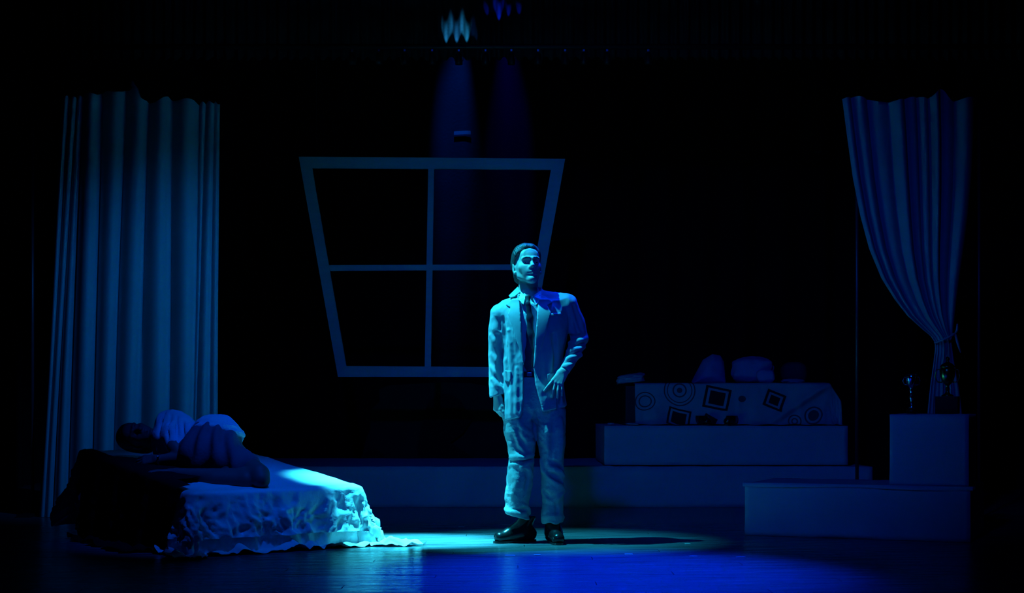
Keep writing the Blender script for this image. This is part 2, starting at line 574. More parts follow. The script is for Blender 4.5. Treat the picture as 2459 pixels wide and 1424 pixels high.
def pleated(name, x0, x1, Y, z0, z1, pitch, amp, m, seed=0, parent=None, nz=16, power=1.0, along='x', zvar=0.0, npp=12):
    n = int((x1 - x0) / pitch * npp)
    u = np.linspace(x0, x1, n)
    w = u + 0.25 * pitch * vnoise(np.stack([u / pitch / 2.5, u * 0 + seed, u * 0], 1), 3 + seed)
    ph = np.sin(np.pi * w / pitch)
    prof = np.sign(ph) * np.abs(ph) ** power
    a = amp * (0.75 + 0.35 * vnoise(np.stack([u / pitch / 1.7, u * 0 + 3, u * 0], 1), 11 + seed))
    t = np.linspace(0, 1, nz)
    U, T = np.meshgrid(u, t, indexing='ij')
    D = (prof * a)[:, None] * (0.75 + 0.25 * (1 - T))
    Z = z0 + (z1 - z0) * T + zvar * (prof[:, None]) * (1 - T)
    if along == 'x':
        V = np.stack([U, Y + D, Z], -1)
    else:
        V = np.stack([Y + D, U, Z], -1)
    return mk(name, V.reshape(-1, 3), grid_faces(n, nz), m, parent)

wb = pleated('wall_back', -7.5, 7.5, 6.6, 0.0, 6.4, 0.20, 0.060, M['velvet'], 1, nz=10)
tag(wb, 'black velvet backdrop drape hung in pleats behind the set', kind='structure')
wl = pleated('wall_left', 0.2, 6.6, -4.75, 0.0, 6.4, 0.22, 0.06, M['velvet'], 2, along='y', nz=6)
tag(wl, 'black side drape at the left wing of the stage', kind='structure')
wr = pleated('wall_right', 0.2, 6.6, 4.75, 0.0, 6.4, 0.22, 0.06, M['velvet'], 3, along='y', nz=6)
tag(wr, 'black side drape at the right wing of the stage', kind='structure')

# border valance above
val = pleated('border_valance', -5.6, 5.6, 3.6, 3.62, 5.3, 0.0425, 0.026, M['valance'], 4, nz=14, power=0.7, zvar=0.02, npp=8)
tag(val, 'black pleated border curtain hanging across the top of the stage', 'border curtain')

# batten with lamps in front of the border
bat = empty('lighting_batten', (0, 3.28, 3.645))
tag(bat, 'black lighting pipe hung along the hem of the border curtain', 'lighting pipe')
v, f = tube([(-4.5, 0, 0), (4.5, 0, 0)], 0.022, 12)
mk('pipe', v, f, M['blackmetal'], bat)
for x in (-4.2, -1.4, 1.4, 4.2):
    v, f = tube([(x, 0, 0), (x, 0, 2.4)], 0.004, 6)
    mk('suspension_wire', v, f, M['blackmetal'], bat)
lampx = [846, 910, 972, 1038, 1102, 1166, 1228, 1292, 1357, 1402, 1458, 1557]
def make_lamp(name, loc, mat_lens):
    e = empty(name, loc)
    v, f = lathe([(0.0, 0.095), (0.028, 0.095), (0.036, 0.085), (0.040, 0.03), (0.048, 0.0), (0.048, -0.055), (0.044, -0.055), (0.042, -0.02), (0.0, -0.02)], 20)
    mk('housing', v, f, M['blackmetal'], e)
    v, f = tube([(-0.054, 0, -0.01), (-0.056, 0, 0.075), (-0.04, 0, 0.118), (0.04, 0, 0.118), (0.056, 0, 0.075), (0.054, 0, -0.01)], 0.005, 6)
    mk('yoke', v, f, M['blackmetal'], e)
    v, f = box_vf((0, 0.0, 0.130), 0.030, 0.050, 0.032, 0.004)
    mk('clamp', v, f, M['chrome'], e, smooth=False)
    v, f = lathe([(0.0, -0.026), (0.040, -0.026), (0.040, -0.030), (0.0, -0.033)], 20)
    mk('lens', v, f, mat_lens, e)
    return e
lens_off = mat('lamp_lens', (0.05, 0.06, 0.09), 0.1, 0.6)
ords = ['first', 'second', 'third', 'fourth', 'fifth', 'sixth', 'seventh', 'eighth', 'ninth', 'tenth', 'eleventh', 'twelfth']
for i, px in enumerate(lampx):
    p = P(px, 140, 3.28)
    e = make_lamp('stage_lamp', (p[0], 3.28, 3.645 - 0.022 - 0.0876), lens_off)
    e.scale = (0.6, 0.6, 0.6)
    tag(e, 'small black stage lamp, %s from the left along the pipe under the border' % ords[i], 'stage lamp', 'lamps along the lighting pipe')

# lamps whose light shows on the border and on the backdrop
for nm, px, py, col, pw, ang in (('border_spill_cyan', 1074, 112, (0.03, 0.45, 1.0), 46, 17), ('border_spill_cyan', 1098, 110, (0.03, 0.4, 1.0), 40, 17), ('border_spill_cyan', 1117, 110, (0.03, 0.5, 1.0), 48, 17), ('border_spill_cyan', 1138, 116, (0.0, 0.2, 1.0), 5, 13),
                                 ('border_spill_blue', 1197, 58, BLUE, 40, 15), ('border_spill_blue', 1221, 58, BLUE, 18, 9), ('border_spill_blue', 1246, 54, BLUE, 12, 9), ('border_spill_blue', 1168, 58, BLUE, 12, 9)):
    t = P(px, py - 24, 3.57)
    spot(nm, (t[0], 3.44, t[2] - 0.24), t, col, pw, ang, 0.8, 0.004)
a = P(1092, 150, 6.5)
spot('backdrop_cyan_spot', (a[0], 6.12, 6.3), (a[0], 6.56, 3.75), (0.0, 0.10, 1.0), 2600, 11, 1.0, 0.02)
a = P(1222, 150, 6.5)
spot('backdrop_blue_spot', (a[0], 6.12, 6.3), (a[0], 6.56, 3.75), (0.02, 0.0, 1.0), 900, 11, 1.0, 0.02)

# tags on the backdrop
for (px, py, w, h, lab) in ((1110, 318, 0.17, 0.036, 'pale fabric tag sewn to the backdrop above the window frame'),
                            (1528, 321, 0.03, 0.03, 'tiny pale speck of tape on the backdrop right of the window frame'),
                            (1965, 365, 0.06, 0.024, 'small pale tag on the backdrop beside the tied curtain')):
    p = P(px, py, 6.55)
    co = np.array([v.co for v in wb.data.vertices]).reshape(-1, 10, 3)[:, 5]
    n_ = 14
    xs = np.linspace(-w / 2, w / 2, n_)
    ysf = np.interp(p[0] + xs, co[:, 0], co[:, 1]) - p[1] - 0.012
    Vt = np.array([(xs[i_], ysf[i_] + dy, zz) for i_ in range(n_) for (dy, zz) in ((0, -h / 2), (0, h / 2), (0.003, h / 2), (0.003, -h / 2))])
    Qt = [[4 * i_ + k_, 4 * i_ + 4 + k_, 4 * i_ + 4 + (k_ + 1) % 4, 4 * i_ + (k_ + 1) % 4] for i_ in range(n_ - 1) for k_ in range(4)]
    o = mk('fabric_tag', Vt, Qt, M['tag'], None, smooth=False, loc=tuple(p))
    tag(o, lab, 'tag', 'pale tags on the backdrop')

# painted scenery cut-out under the window
YS = 5.35
sc_e = empty('scenery_cutout', tuple(P(1065, 1096, YS) * np.array([1, 1, 0])))
tag(sc_e, 'dim painted hill cut-out standing behind the platform under the window frame', 'scenery')
def cut(name, pts, dy, m):
    q = [P(x, y, YS) for x, y in pts]
    b = sc_e.location
    v, f = prism([(a[0] - b[0], a[2]) for a in q], dy, dy + 0.02)
    return mk(name, v, f, m, sc_e, smooth=False)
floor_y = 965 + 0.82 * FPX / (YS + 9)
cut('back_hill', [(868, floor_y), (872, 1085), (880, 1050), (890, 1030), (888, 985), (912, 965), (910, 935), (935, 925), (990, 922), (1060, 918), (1130, 920), (1185, 930), (1215, 950), (1235, 985), (1250, 1030), (1262, 1085), (1262, floor_y)], 0.0, M['cut_green'])
cut('front_hill', [(1000, floor_y), (1005, 1060), (1015, 1010), (1030, 965), (1058, 946), (1085, 948), (1105, 960), (1120, 985), (1138, 1000), (1112, 1040), (1082, 1062), (1108, 1080), (1135, 1096), (1135, floor_y)], -0.06, M['cut_dark'])
cut('small_mound', [(868, floor_y), (870, 1092), (885, 1080), (905, 1078), (922, 1090), (928, floor_y)], -0.09, M['cut_dark'])

# =================================================================== PLATFORMS AND BOXES
def cloth_box(name, sx, sy, sz, m, parent, amp=0.004, seed=1, h=0.03, z0=0.0, folds=()):
    """cloth-wrapped block: rounded, finely wrinkled faces; base centre at the origin"""
    F = None
    V, Q = [], []
    def face(o, a, b, na, nb):
        A = np.linspace(0, 1, na)[:, None, None]; B = np.linspace(0, 1, nb)[None, :, None]
        g = o + A * a + B * b
        base = sum(len(x) for x in V)
        V.append(g.reshape(-1, 3)); Q.append(grid_faces(na, nb) + base)
    n = lambda L: max(2, int(L / h) + 1)
    X, Y_, Z_ = np.array([sx, 0, 0.]), np.array([0, sy, 0.]), np.array([0, 0, sz])
    o = np.array([-sx / 2, -sy / 2, z0])
    face(o, X, Z_, n(sx), n(sz)); face(o + Y_, Z_, X, n(sz), n(sx))
    face(o, Z_, Y_, n(sz), n(sy)); face(o + X, Y_, Z_, n(sy), n(sz))
    face(o + Z_, X, Y_, n(sx), n(sy)); face(o, Y_, X, n(sy), n(sx))
    V = np.concatenate(V); Q = np.concatenate(Q)
    # weld
    key = np.round(V * 5000).astype(np.int64)
    _, first, inv = np.unique(key, axis=0, return_index=True, return_inverse=True)
    V = V[first]; Q = inv.ravel()[Q]
    N = vnormals(V, Q)
    top = np.clip((V[:, 2] - z0) / 0.03, 0, 1)
    d = amp * (0.6 * fbm(V * 5, 2, seed) + 0.5 * ridged(V * np.array([9, 9, 3]), 2, seed + 5))
    low = np.exp(-((V[:, 2] - z0) / (0.16 * sz + 0.01)) ** 2)
    d = d + amp * 1.6 * low * (0.5 + 0.5 * np.sin(V[:, 0] * 17 + 2 * np.sin(V[:, 0] * 5)))
    for (xa, za, xb, zb, w, dep) in folds:        # crease lines on the front face
        p = np.stack([V[:, 0], V[:, 2]], 1); a = np.array([xa, za]); b = np.array([xb, zb])
        t = np.clip(((p - a) @ (b - a)) / ((b - a) @ (b - a)), 0, 1)
        dist = np.linalg.norm(p - a - t[:, None] * (b - a), axis=1)
        d = d + np.where(V[:, 1] < -sy / 2 + 0.01, dep * np.exp(-(dist / w) ** 2), 0)
    V = V + N * (d * np.where(V[:, 2] < z0 + 0.004, 0.3, 1))[:, None]
    V[:, 2] = np.maximum(V[:, 2], z0 + 0.0005)
    return mk(name, V, Q, m, parent)

def hem(name, sx, sy, z, drop, m, parent, seed=1, out=0.008):
    """cloth lip hanging over the top edge of a box"""
    n = 80
    xs = np.linspace(-sx / 2 - out, sx / 2 + out, n)
    V = []
    for t, (dy, dz) in enumerate(((0.02, 0.006), (-out * 0.4, 0.006), (-out, -0.004), (-out * 1.2, -drop * 0.6), (-out, -drop))):
        w = 0.004 * np.sin(xs * 9 + seed) if t > 2 else 0
        zz = z + dz + (0.25 * drop * np.sin(xs * 6.3 + seed) if t == 4 else 0)
        V.append(np.stack([xs, -sy / 2 + dy + w + 0 * xs, zz + 0 * xs], 1))
    V = np.stack(V, 1).reshape(-1, 3)
    return mk(name, V, grid_faces(n, 5)[:, ::-1], m, parent)

# long low platform at the back
pl = empty('long_platform', (0.30, 3.0 + 0.92, 0))
tag(pl, 'long low cloth-covered platform running across the back of the stage', 'platform')
cloth_box('block', 5.0, 1.84, 0.315, M['boxcloth2'], pl, 0.004, 3, 0.04,
          folds=((0.45, 0.30, -0.35, 0.02, 0.03, 0.020), (0.62, 0.30, -0.05, 0.05, 0.025, -0.014), (0.9, 0.25, 0.45, 0.10, 0.03, 0.012)))
# riser on it
p0, p1 = P(1452, 1113, 3.08), P(2036, 1113, 3.08)
rs = empty('raised_platform', ((p0[0] + p1[0]) / 2, 3.08 + 0.66, 0.326))
tag(rs, 'cloth-covered block on the long platform carrying the patterned bed', 'platform')
cloth_box('block', p1[0] - p0[0], 1.32, 0.306, M['boxcloth2'], rs, 0.003, 9, 0.04)

# patterned bed on the riser
RZ = 0.326 + 0.309
YB = 3.30
q0, q1 = P(1530, 1015, YB), P(1998, 1015, YB)
bx0, bx1 = q0[0], q1[0]
pb = empty('patterned_bed', ((bx0 + bx1) / 2, YB + 0.45, RZ))
tag(pb, 'low bed under a cover printed with squares and rings', 'bed')
W_, D_, H_ = bx1 - bx0, 0.9, 0.336
box('bed_box', (-0.06, 0, H_ / 2 - 0.01), (W_ - 0.04 + 0.10, D_ - 0.06, H_ - 0.03), M['blackmetal'], pb)
# printed cover: unrolled cloth coordinates carry the print
nu, nv = 150, 70
fx = np.linspace(-W_ / 2 - 0.02, W_ / 2 + 0.24, nu)
tt = np.linspace(-0.45, 0.36, nv)               # <0: top, >0: hanging front
U, T = np.meshgrid(fx, tt, indexing='ij')
X = U.copy(); Yc = np.zeros_like(U); Zc = np.zeros_like(U)
hang = np.clip(T, 0, None)
over = np.clip(U - W_ / 2 + 0.02, 0, None)
Yc = np.where(T < 0, -D_ / 2 - T, -D_ / 2 - 0.02 - 0.10 * hang)
Zc = np.where(T < 0, H_, H_ - hang)
X = np.where(over > 0, W_ / 2 - 0.02 + over * 0.34, X)
Zc = Zc - over * 0.95 * np.where(T < 0, 1, 0.55)
pts = np.stack([U, T, U * 0], -1)
wr_ = 0.012 * fbm(pts * 6, 3, 21) + 0.010 * ridged(pts * np.array([9, 4, 1]), 2, 5) * np.clip(hang / 0.15, 0, 1)
diag = np.exp(-(((U - W_ / 2 + 0.02) + (T - 0.03) * 1.5 + 0.06) / 0.06) ** 2) * np.clip(hang / 0.05, 0, 1)
Yc = Yc - wr_ * np.clip(hang / 0.05 + 0.15, 0, 1) - 0.05 * diag - 0.02 * np.clip(hang - 0.2, 0, 1) / 0.1 * np.abs(np.sin(U * 13))
lift = 0.030 * np.clip(np.sin(U * 9.0 + 1.0), 0, 1) * np.clip((hang - 0.1) / 0.2, 0, 1)
Zc = np.maximum(Zc + lift, 0.006 + 0.004 * np.sin(U * 31)) + 0.004 * fbm(pts * 7, 2, 9) * (T < 0)
Yc = Yc - np.clip(0.02 - (H_ - hang), 0, 1) * 0.6
cov = mk('bed_cover', np.stack([X, Yc, Zc], -1).reshape(-1, 3), grid_faces(nu, nv), None, pb)
at = cov.data.attributes.new('cloth', 'FLOAT_VECTOR', 'POINT')
at.data.foreach_set('vector', np.stack([U, T, U * 0], -1).reshape(-1))

def print_mat():
    m = mat('printed_cover', (0.34, 0.44, 0.46), 0.9, 0.1, noise=0.08, nscale=8, bump=0.15, bscale=80)
    nt = m.node_tree
    b = nt.nodes['Principled BSDF']
    base = b.inputs['Base Color'].links[0].from_socket
    an = nt.nodes.new('ShaderNodeAttribute'); an.attribute_name = 'cloth'
    def math_(op, a, bb=None, c=None):
        n = nt.nodes.new('ShaderNodeMath'); n.operation = op
        for i, x in enumerate((a, bb, c)):
            if x is None: continue
            if isinstance(x, (int, float)): n.inputs[i].default_value = x
            else: nt.links.new(x, n.inputs[i])
        return n.outputs[0]
    cur = base
    sc = FPX / (YB + 9)
    def upx(px): return (px - 1229.5) / sc - (bx0 + bx1) / 2
    def tpx(py): return (py - 920) / sc
    motifs = [('c', 1631, 938, 38, 0, ((0.0, 0.17), (0.36, 0.45), (0.74, 0.80), (0.92, 1.0))),
              ('s', 1720, 957, 31, 12, ((0.0, 0.60), (0.80, 1.0))),
              ('s', 1858, 962, 24, 22, ((0.0, 0.50), (0.74, 1.0))),
              ('s', 1628, 1006, 27, 12, ((0.0, 0.62), (0.82, 1.0))),
              ('c', 1548, 966, 26, 0, ((0.5, 0.62), (0.84, 0.95))),
              ('c', 1780, 960, 9, 0, ((0.0, 1.0),)),
              ('c', 1950, 1000, 26, 0, ((0.0, 0.5), (0.7, 0.85))),
              ('s', 1700, 1012, 16, 30, ((0.0, 1.0),)),
              ('c', 1905, 1012, 16, 0, ((0.3, 0.5), (0.8, 1.0)))]
    for kind, cx, cy, r, rot, bands in motifs:
        mp = nt.nodes.new('ShaderNodeMapping'); mp.vector_type = 'TEXTURE'
        mp.inputs['Location'].default_value = (upx(cx), tpx(cy), 0)
        mp.inputs['Rotation'].default_value = (0, 0, math.radians(rot))
        mp.inputs['Scale'].default_value = (r / sc, r / sc * (0.86 if kind == 's' else 1.0), 1)
        nt.links.new(an.outputs['Vector'], mp.inputs[0])
        sp = nt.nodes.new('ShaderNodeSeparateXYZ'); nt.links.new(mp.outputs[0], sp.inputs[0])
        if kind == 's':
            d = math_('MAXIMUM', math_('ABSOLUTE', sp.outputs[0]), math_('ABSOLUTE', sp.outputs[1]))
        else:
            d = math_('SQRT', math_('ADD', math_('MULTIPLY', sp.outputs[0], sp.outputs[0]), math_('MULTIPLY', sp.outputs[1], sp.outputs[1])))
        fac = None
        for lo, hi in bands:
            e = math_('MULTIPLY', math_('GREATER_THAN', d, lo - 0.001), math_('LESS_THAN', d, hi))
            fac = e if fac is None else math_('MAXIMUM', fac, e)
        mx = nt.nodes.new('ShaderNodeMix'); mx.data_type = 'RGBA'
        nt.links.new(fac, mx.inputs[0]); nt.links.new(cur, mx.inputs[6])
        mx.inputs[7].default_value = (0.016, 0.016, 0.022, 1) if kind == 's' else (0.06, 0.07, 0.09, 1)
        cur = mx.outputs[2]
    nt.links.new(cur, b.inputs['Base Color'])
    return m
cov.data.materials.append(print_mat())

def lumpy(name, c, r, m, parent=None, amp=0.1, seed=1, n=40, flat=0.0, pw=2.6):
    """soft cushion-like lump: super-ellipsoid with dents"""
    a = np.linspace(-math.pi / 2, math.pi / 2, n); b = np.linspace(0, 2 * math.pi, 2 * n, endpoint=False)
    A, B = np.meshgrid(a, b, indexing='ij')
    d = np.stack([np.cos(A) * np.cos(B), np.cos(A) * np.sin(B), np.sin(A)], -1)
    q = (np.abs(d) ** pw).sum(-1, keepdims=True) ** (-1 / pw)
    d = d * q
    V = d * (1 + amp * fbm(d * 1.6, 3, seed)[..., None]) * np.array(r)
    if flat: V[..., 2] = np.maximum(V[..., 2], -flat)
    V = V.reshape(-1, 3)
    Q = []
    for i in range(n - 1):
        for j in range(2 * n):
            j2 = (j + 1) % (2 * n)
            Q.append([i * 2 * n + j, i * 2 * n + j2, (i + 1) * 2 * n + j2, (i + 1) * 2 * n + j])
    return mk(name, V, Q, m, parent, loc=c)

BT = RZ + H_                      # top of the patterned bed
def onbed(px, Y): return (px - 1229.5) * (Y + 9) / FPX
# leaning pillow (peaked)
def peaked(name, px0, px1, py_top, pxtop, m, Y, seed):
    s = FPX / (Y + 9)
    w = (px1 - px0) / s; h = (918 - py_top) / s
    n, k = 30, 24
    u = np.linspace(0, 1, n); t = np.linspace(0, 1, k)
    prof_u = [0, .15, .35, (pxtop - px0) / (px1 - px0), 0.90, 1.0]; prof_h = [0.04, 0.38, 0.80, 1.0, 0.94, 0.74]
    H = np.interp(u, prof_u, prof_h) * h
    F_, B_ = [], []
    for side in (1, -1):
        G = []
        for i in range(n):
            for j in range(k):
                bul = 0.075 * (4 * t[j] * (1 - t[j])) ** 0.5 * (4 * u[i] * (1 - u[i]) + 0.02) ** 0.4
                z = H[i] * t[j]
                yy = side * -bul * (1 + 0.3 * vnoise(np.array([u[i] * 4, t[j] * 4, side + seed]), seed)) + 0.10 * t[j]
                G.append((u[i] * w - w / 2, yy, z))
        (F_ if side == 1 else B_).append(G)
    V = np.array(F_[0] + B_[0]); g = grid_faces(n, k)
    Q = np.concatenate([g, g[:, ::-1] + n * k])
    return mk(name, V, Q, m, loc=(onbed((px0 + px1) / 2, Y), Y, BT + 0.004))
pk = peaked('pillow', 1664, 1742, 848, 1715, M['pillow'], 3.56, 3)
tag(pk, 'peaked blue pillow leaning upright on the patterned bed', 'pillow')
s_ = FPX / (3.46 + 9)
pk2 = lumpy('pillow', (onbed(1806, 3.60), 3.60, BT + 0.104), (0.172, 0.13, 0.105), M['pillow'], amp=0.12, seed=8, flat=0.094)
tag(pk2, 'plump folded blue pillow in the middle of the patterned bed', 'pillow')
cr = lumpy('striped_blanket_roll', (onbed(1838, 3.40), 3.40, BT + 0.055), (0.075, 0.05, 0.056), M['pillow'], amp=0.08, seed=12, flat=0.05)
tag(cr, 'small rolled blue cloth in front of the plump pillow', 'cloth roll')
kb = lumpy('knitted_cushion', (onbed(1906, 3.68), 3.68, BT + 0.088), (0.105, 0.09, 0.09), M['darkball'], amp=0.05, seed=14, flat=0.085)
tag(kb, 'round dark knitted cushion at the right of the patterned bed', 'cushion')
pa = lumpy('folded_cloth', (onbed(1904, 3.44), 3.44, BT + 0.017), (0.088, 0.05, 0.018), M['paper'], amp=0.2, seed=17, flat=0.014)
tag(pa, 'pale folded cloth lying in front of the round dark cushion', 'cloth')
fc = lumpy('draped_towel', (onbed(1514, 3.50), 3.50, BT + 0.030), (0.115, 0.10, 0.046), M['curtain'], amp=0.14, seed=19, pw=3.5, flat=0.026)
fc.rotation_euler = (0, -0.12, 0)
tag(fc, 'pale rolled towel on the left end of the patterned bed', 'towel')

def shoe_mesh(L=0.27, w=0.095, h=0.085, ankle=True, seed=0, hh=0.16):
    """shoe with the toe towards -y, heel at +y; sole at z 0"""
    F = Field((-w, -L * 0.62, -0.01), (w, L * 0.55, hh + 0.09), 0.0045)
    F.cone((0, -L * 0.36, 0.036), (0.0, L * 0.05, 0.045), 0.036, 0.040, 0.02, asp=(1.05, 1, 0.9))
    F.cone((0.0, L * 0.02, 0.045), (0, L * 0.34, 0.048), 0.040, 0.040, 0.03)
    F.cone((0, L * 0.10, 0.06), (0, L * 0.30, hh), 0.040, 0.043, 0.04)
    F.cone((0, -L * 0.16, 0.060), (0, L * 0.16, 0.095), 0.026, 0.032, 0.035)
    F.cut(lambda X, Y, Z: 0.010 - Z + 0 * X + 0 * Y)
    F.cut(lambda X, Y, Z: Z - hh + 0 * X + 0 * Y)
    V, Q = F.mesh()
    return relax(V, Q, 1), Q
def sole_mesh(L=0.27, w=0.095):
    n = 40
    ring = []
    for i in range(n):
        t = 2 * math.pi * i / n
        y = -math.cos(t) * L * 0.49 - 0.004
        ww = 0.039 + 0.007 * math.cos(t * 1.0) - 0.006 * (1 - abs(math.cos(t)))
        ring.append((math.copysign(abs(math.sin(t)) ** 0.75, math.sin(t)) * ww, y))
    V = [(x, y, 0.0) for x, y in ring] + [(x, y, 0.014) for x, y in ring]
    Fc = [list(range(n))[::-1], [n + i for i in range(n)]]
    for i in range(n):
        j = (i + 1) % n
        Fc.append([i, j, j + n, i + n])
    return V, Fc
LOW = shoe_mesh(0.25, 0.09, hh=0.085)
SOLE = sole_mesh()
for i, (px, ry, lab) in enumerate(((1688, 0.5, 'dark low shoe lying nearest the pillow end under the patterned bed cover hem'),
                                   (1752, -0.6, 'dark low shoe lying at the middle of the patterned bed cover hem'))):
    e = empty('shoe', (onbed(px, 3.2) , 3.04 + 0.22, RZ), ry)
    tag(e, lab, 'shoe', 'shoes beside the patterned bed')
    e.location.y = 3.155
    e.scale = (0.8, 0.62, 0.9)
    mk('upper', LOW[0], LOW[1], M['leather'], e)
    mk('sole', SOLE[0], SOLE[1], M['blackmetal'], e, smooth=False)
for px, w, lab in ((1441, 0.03, 'small pale scrap on the far left corner of the raised platform'), (1515, 0.05, 'pale folded scrap beside the left end of the patterned bed')):
    o = lumpy('paper_scrap', (onbed(px + (24 if px < 1450 else 0), 3.3), 3.22 if px < 1450 else 3.14, RZ + 0.011), (w, 0.03, 0.009), M['paper'], amp=0.25, seed=px, n=14)
    tag(o, lab, 'paper scrap')

# front right: low box, cube, trophies
A_, B_ = P(1790, 1285, 0.51), P(2330, 1303, 0.0)
A_[2] = B_[2] = 0
L_ = float(np.linalg.norm(B_ - A_)); ang = math.atan2(B_[1] - A_[1], B_[0] - A_[0])
ex, ey = np.array([math.cos(ang), math.sin(ang), 0]), np.array([-math.sin(ang), math.cos(ang), 0])
DB = 0.78
c = (A_ + B_) / 2 + ey * DB / 2
lb = empty('low_box', tuple(c), ang)
tag(lb, 'low cloth-covered box on the stage floor at the front right', 'box')
cloth_box('block', L_, DB, 0.316, M['boxcloth'], lb, 0.0035, 31, 0.03, folds=((-0.20, 0.035, 0.12, 0.02, 0.018, 0.018), (0.02, 0.05, 0.25, 0.03, 0.014, -0.010)))
hem('cloth_top', L_ + 0.01, DB, 0.319, 0.016, M['boxcloth'], lb, 2, 0.010)
cb_w = 0.455
cc = A_ + ex * (L_ - 0.012 - cb_w / 2) + ey * (cb_w / 2 + 0.02)
cb = empty('cube_box', (cc[0], cc[1], 0.321), ang)
tag(cb, 'cloth-covered cube standing on the right end of the low box', 'box')
cloth_box('block', cb_w, 0.44, 0.425, M['boxcloth'], cb, 0.003, 41, 0.025, folds=((0.10, 0.40, 0.21, 0.36, 0.015, 0.012),))
TZ = 0.321 + 0.428
# silver cup
tp = A_ + ex * (L_ - 0.012 - cb_w + 0.105) + ey * 0.20
t1 = empty('trophy', (tp[0], tp[1], TZ))
tag(t1, 'small silver cup trophy on the cloth-covered cube', 'trophy', 'trophies on the cube')
v, f = lathe([(0, 0), (0.032, 0), (0.032, 0.022), (0.024, 0.028), (0.018, 0.030)], 32)
mk('base', v, f, M['trophy_base'], t1)
v, f = lathe([(0.0, 0.029), (0.016, 0.030), (0.018, 0.036), (0.009, 0.048), (0.007, 0.075), (0.010, 0.088), (0.014, 0.100), (0.010, 0.112), (0.009, 0.130), (0.014, 0.140), (0.010, 0.150), (0.016, 0.160), (0.028, 0.180), (0.035, 0.210), (0.038, 0.236), (0.036, 0.237), (0.032, 0.212), (0.020, 0.180), (0.0, 0.172)], 32)
mk('cup', v, f, M['steel'], t1)
for sgn in (-1, 1):
    v, f = tube([(sgn * 0.020, 0, 0.172), (sgn * 0.044, 0, 0.176), (sgn * 0.052, 0, 0.198), (sgn * 0.046, 0, 0.220), (sgn * 0.034, 0, 0.222)], 0.003, 8)
    mk('handle', v, f, M['steel'], t1)
# gold cup on a black block
tp = A_ + ex * (L_ - 0.012 - cb_w + 0.318) + ey * 0.17
t2 = empty('trophy', (tp[0], tp[1], TZ), ang)
tag(t2, 'tall lidded gold cup trophy on a black plinth on the cube', 'trophy', 'trophies on the cube')
v, f = box_vf((0, 0, 0.052), 0.132, 0.11, 0.104, 0.004)
mk('plinth', v, f, M['trophy_base'], t2, smooth=False)
v, f = lathe([(0, 0.104), (0.034, 0.104), (0.036, 0.110), (0.016, 0.120), (0.010, 0.135), (0.014, 0.148), (0.009, 0.160), (0.014, 0.172), (0.032, 0.190), (0.043, 0.222), (0.046, 0.258), (0.041, 0.272), (0.036, 0.276)], 40)
mk('cup', v, f, M['gold'], t2)
lid = None
v, f = lathe([(0.0, 0.276), (0.045, 0.276), (0.044, 0.283), (0.030, 0.298), (0.012, 0.306), (0.008, 0.315), (0.013, 0.325), (0.009, 0.337), (0.0, 0.341)], 36)
mk('lid', v, f, M['gold'], t2)
for sgn in (-1, 1):
    v, f = tube([(sgn * 0.030, 0, 0.188), (sgn * 0.058, 0, 0.190), (sgn * 0.072, 0, 0.222), (sgn * 0.064, 0, 0.262), (sgn * 0.040, 0, 0.266)], 0.004, 8)
    mk('handle', v, f, M['gold'], t2)

# =================================================================== WINDOW FRAME
YW = 4.2
wf = empty('window_frame', (0, YW, 0))
tag(wf, 'trapezoid painted wooden window frame with four openings hung over the stage', 'window frame')
def strip(name, pts, y0=-0.02, y1=0.02):
    q = [P(x, y, YW) for x, y in pts]
    v, f = prism([(a[0], a[2]) for a in q], y0, y1)
    return mk(name, v, f, M['whitewood'], wf, smooth=False)
strip('rail', [(718, 377), (1357, 382), (1323, 408), (750, 404)])
strip('rail', [(832, 879), (1240, 882), (1263, 905), (812, 905)])
strip('stile', [(718, 377), (750, 404), (832, 879), (812, 905)])
strip('stile', [(1357, 382), (1263, 905), (1240, 882), (1323, 408)])
strip('mullion', [(1028.5, 405), (1042.5, 405), (1035, 881), (1020, 881)], -0.014, 0.014)
strip('crossbar', [(790, 637), (1279, 635), (1276, 648), (794, 651)], -0.012, 0.012)
for px in (760, 1318):
    a = P(px, 380, YW)
    v, f = tube([(a[0], 0, a[2]), (a[0], 0, 6.3)], 0.002, 6)
    mk('hanging_wire', v, f, M['blackmetal'], wf)

# =================================================================== CURTAINS ON STANDS
def interp_rows(keys, t):
    ks = sorted(keys)
    return [np.interp(t, ks, [keys[k][i] for k in ks]) for i in range(len(keys[ks[0]]))]

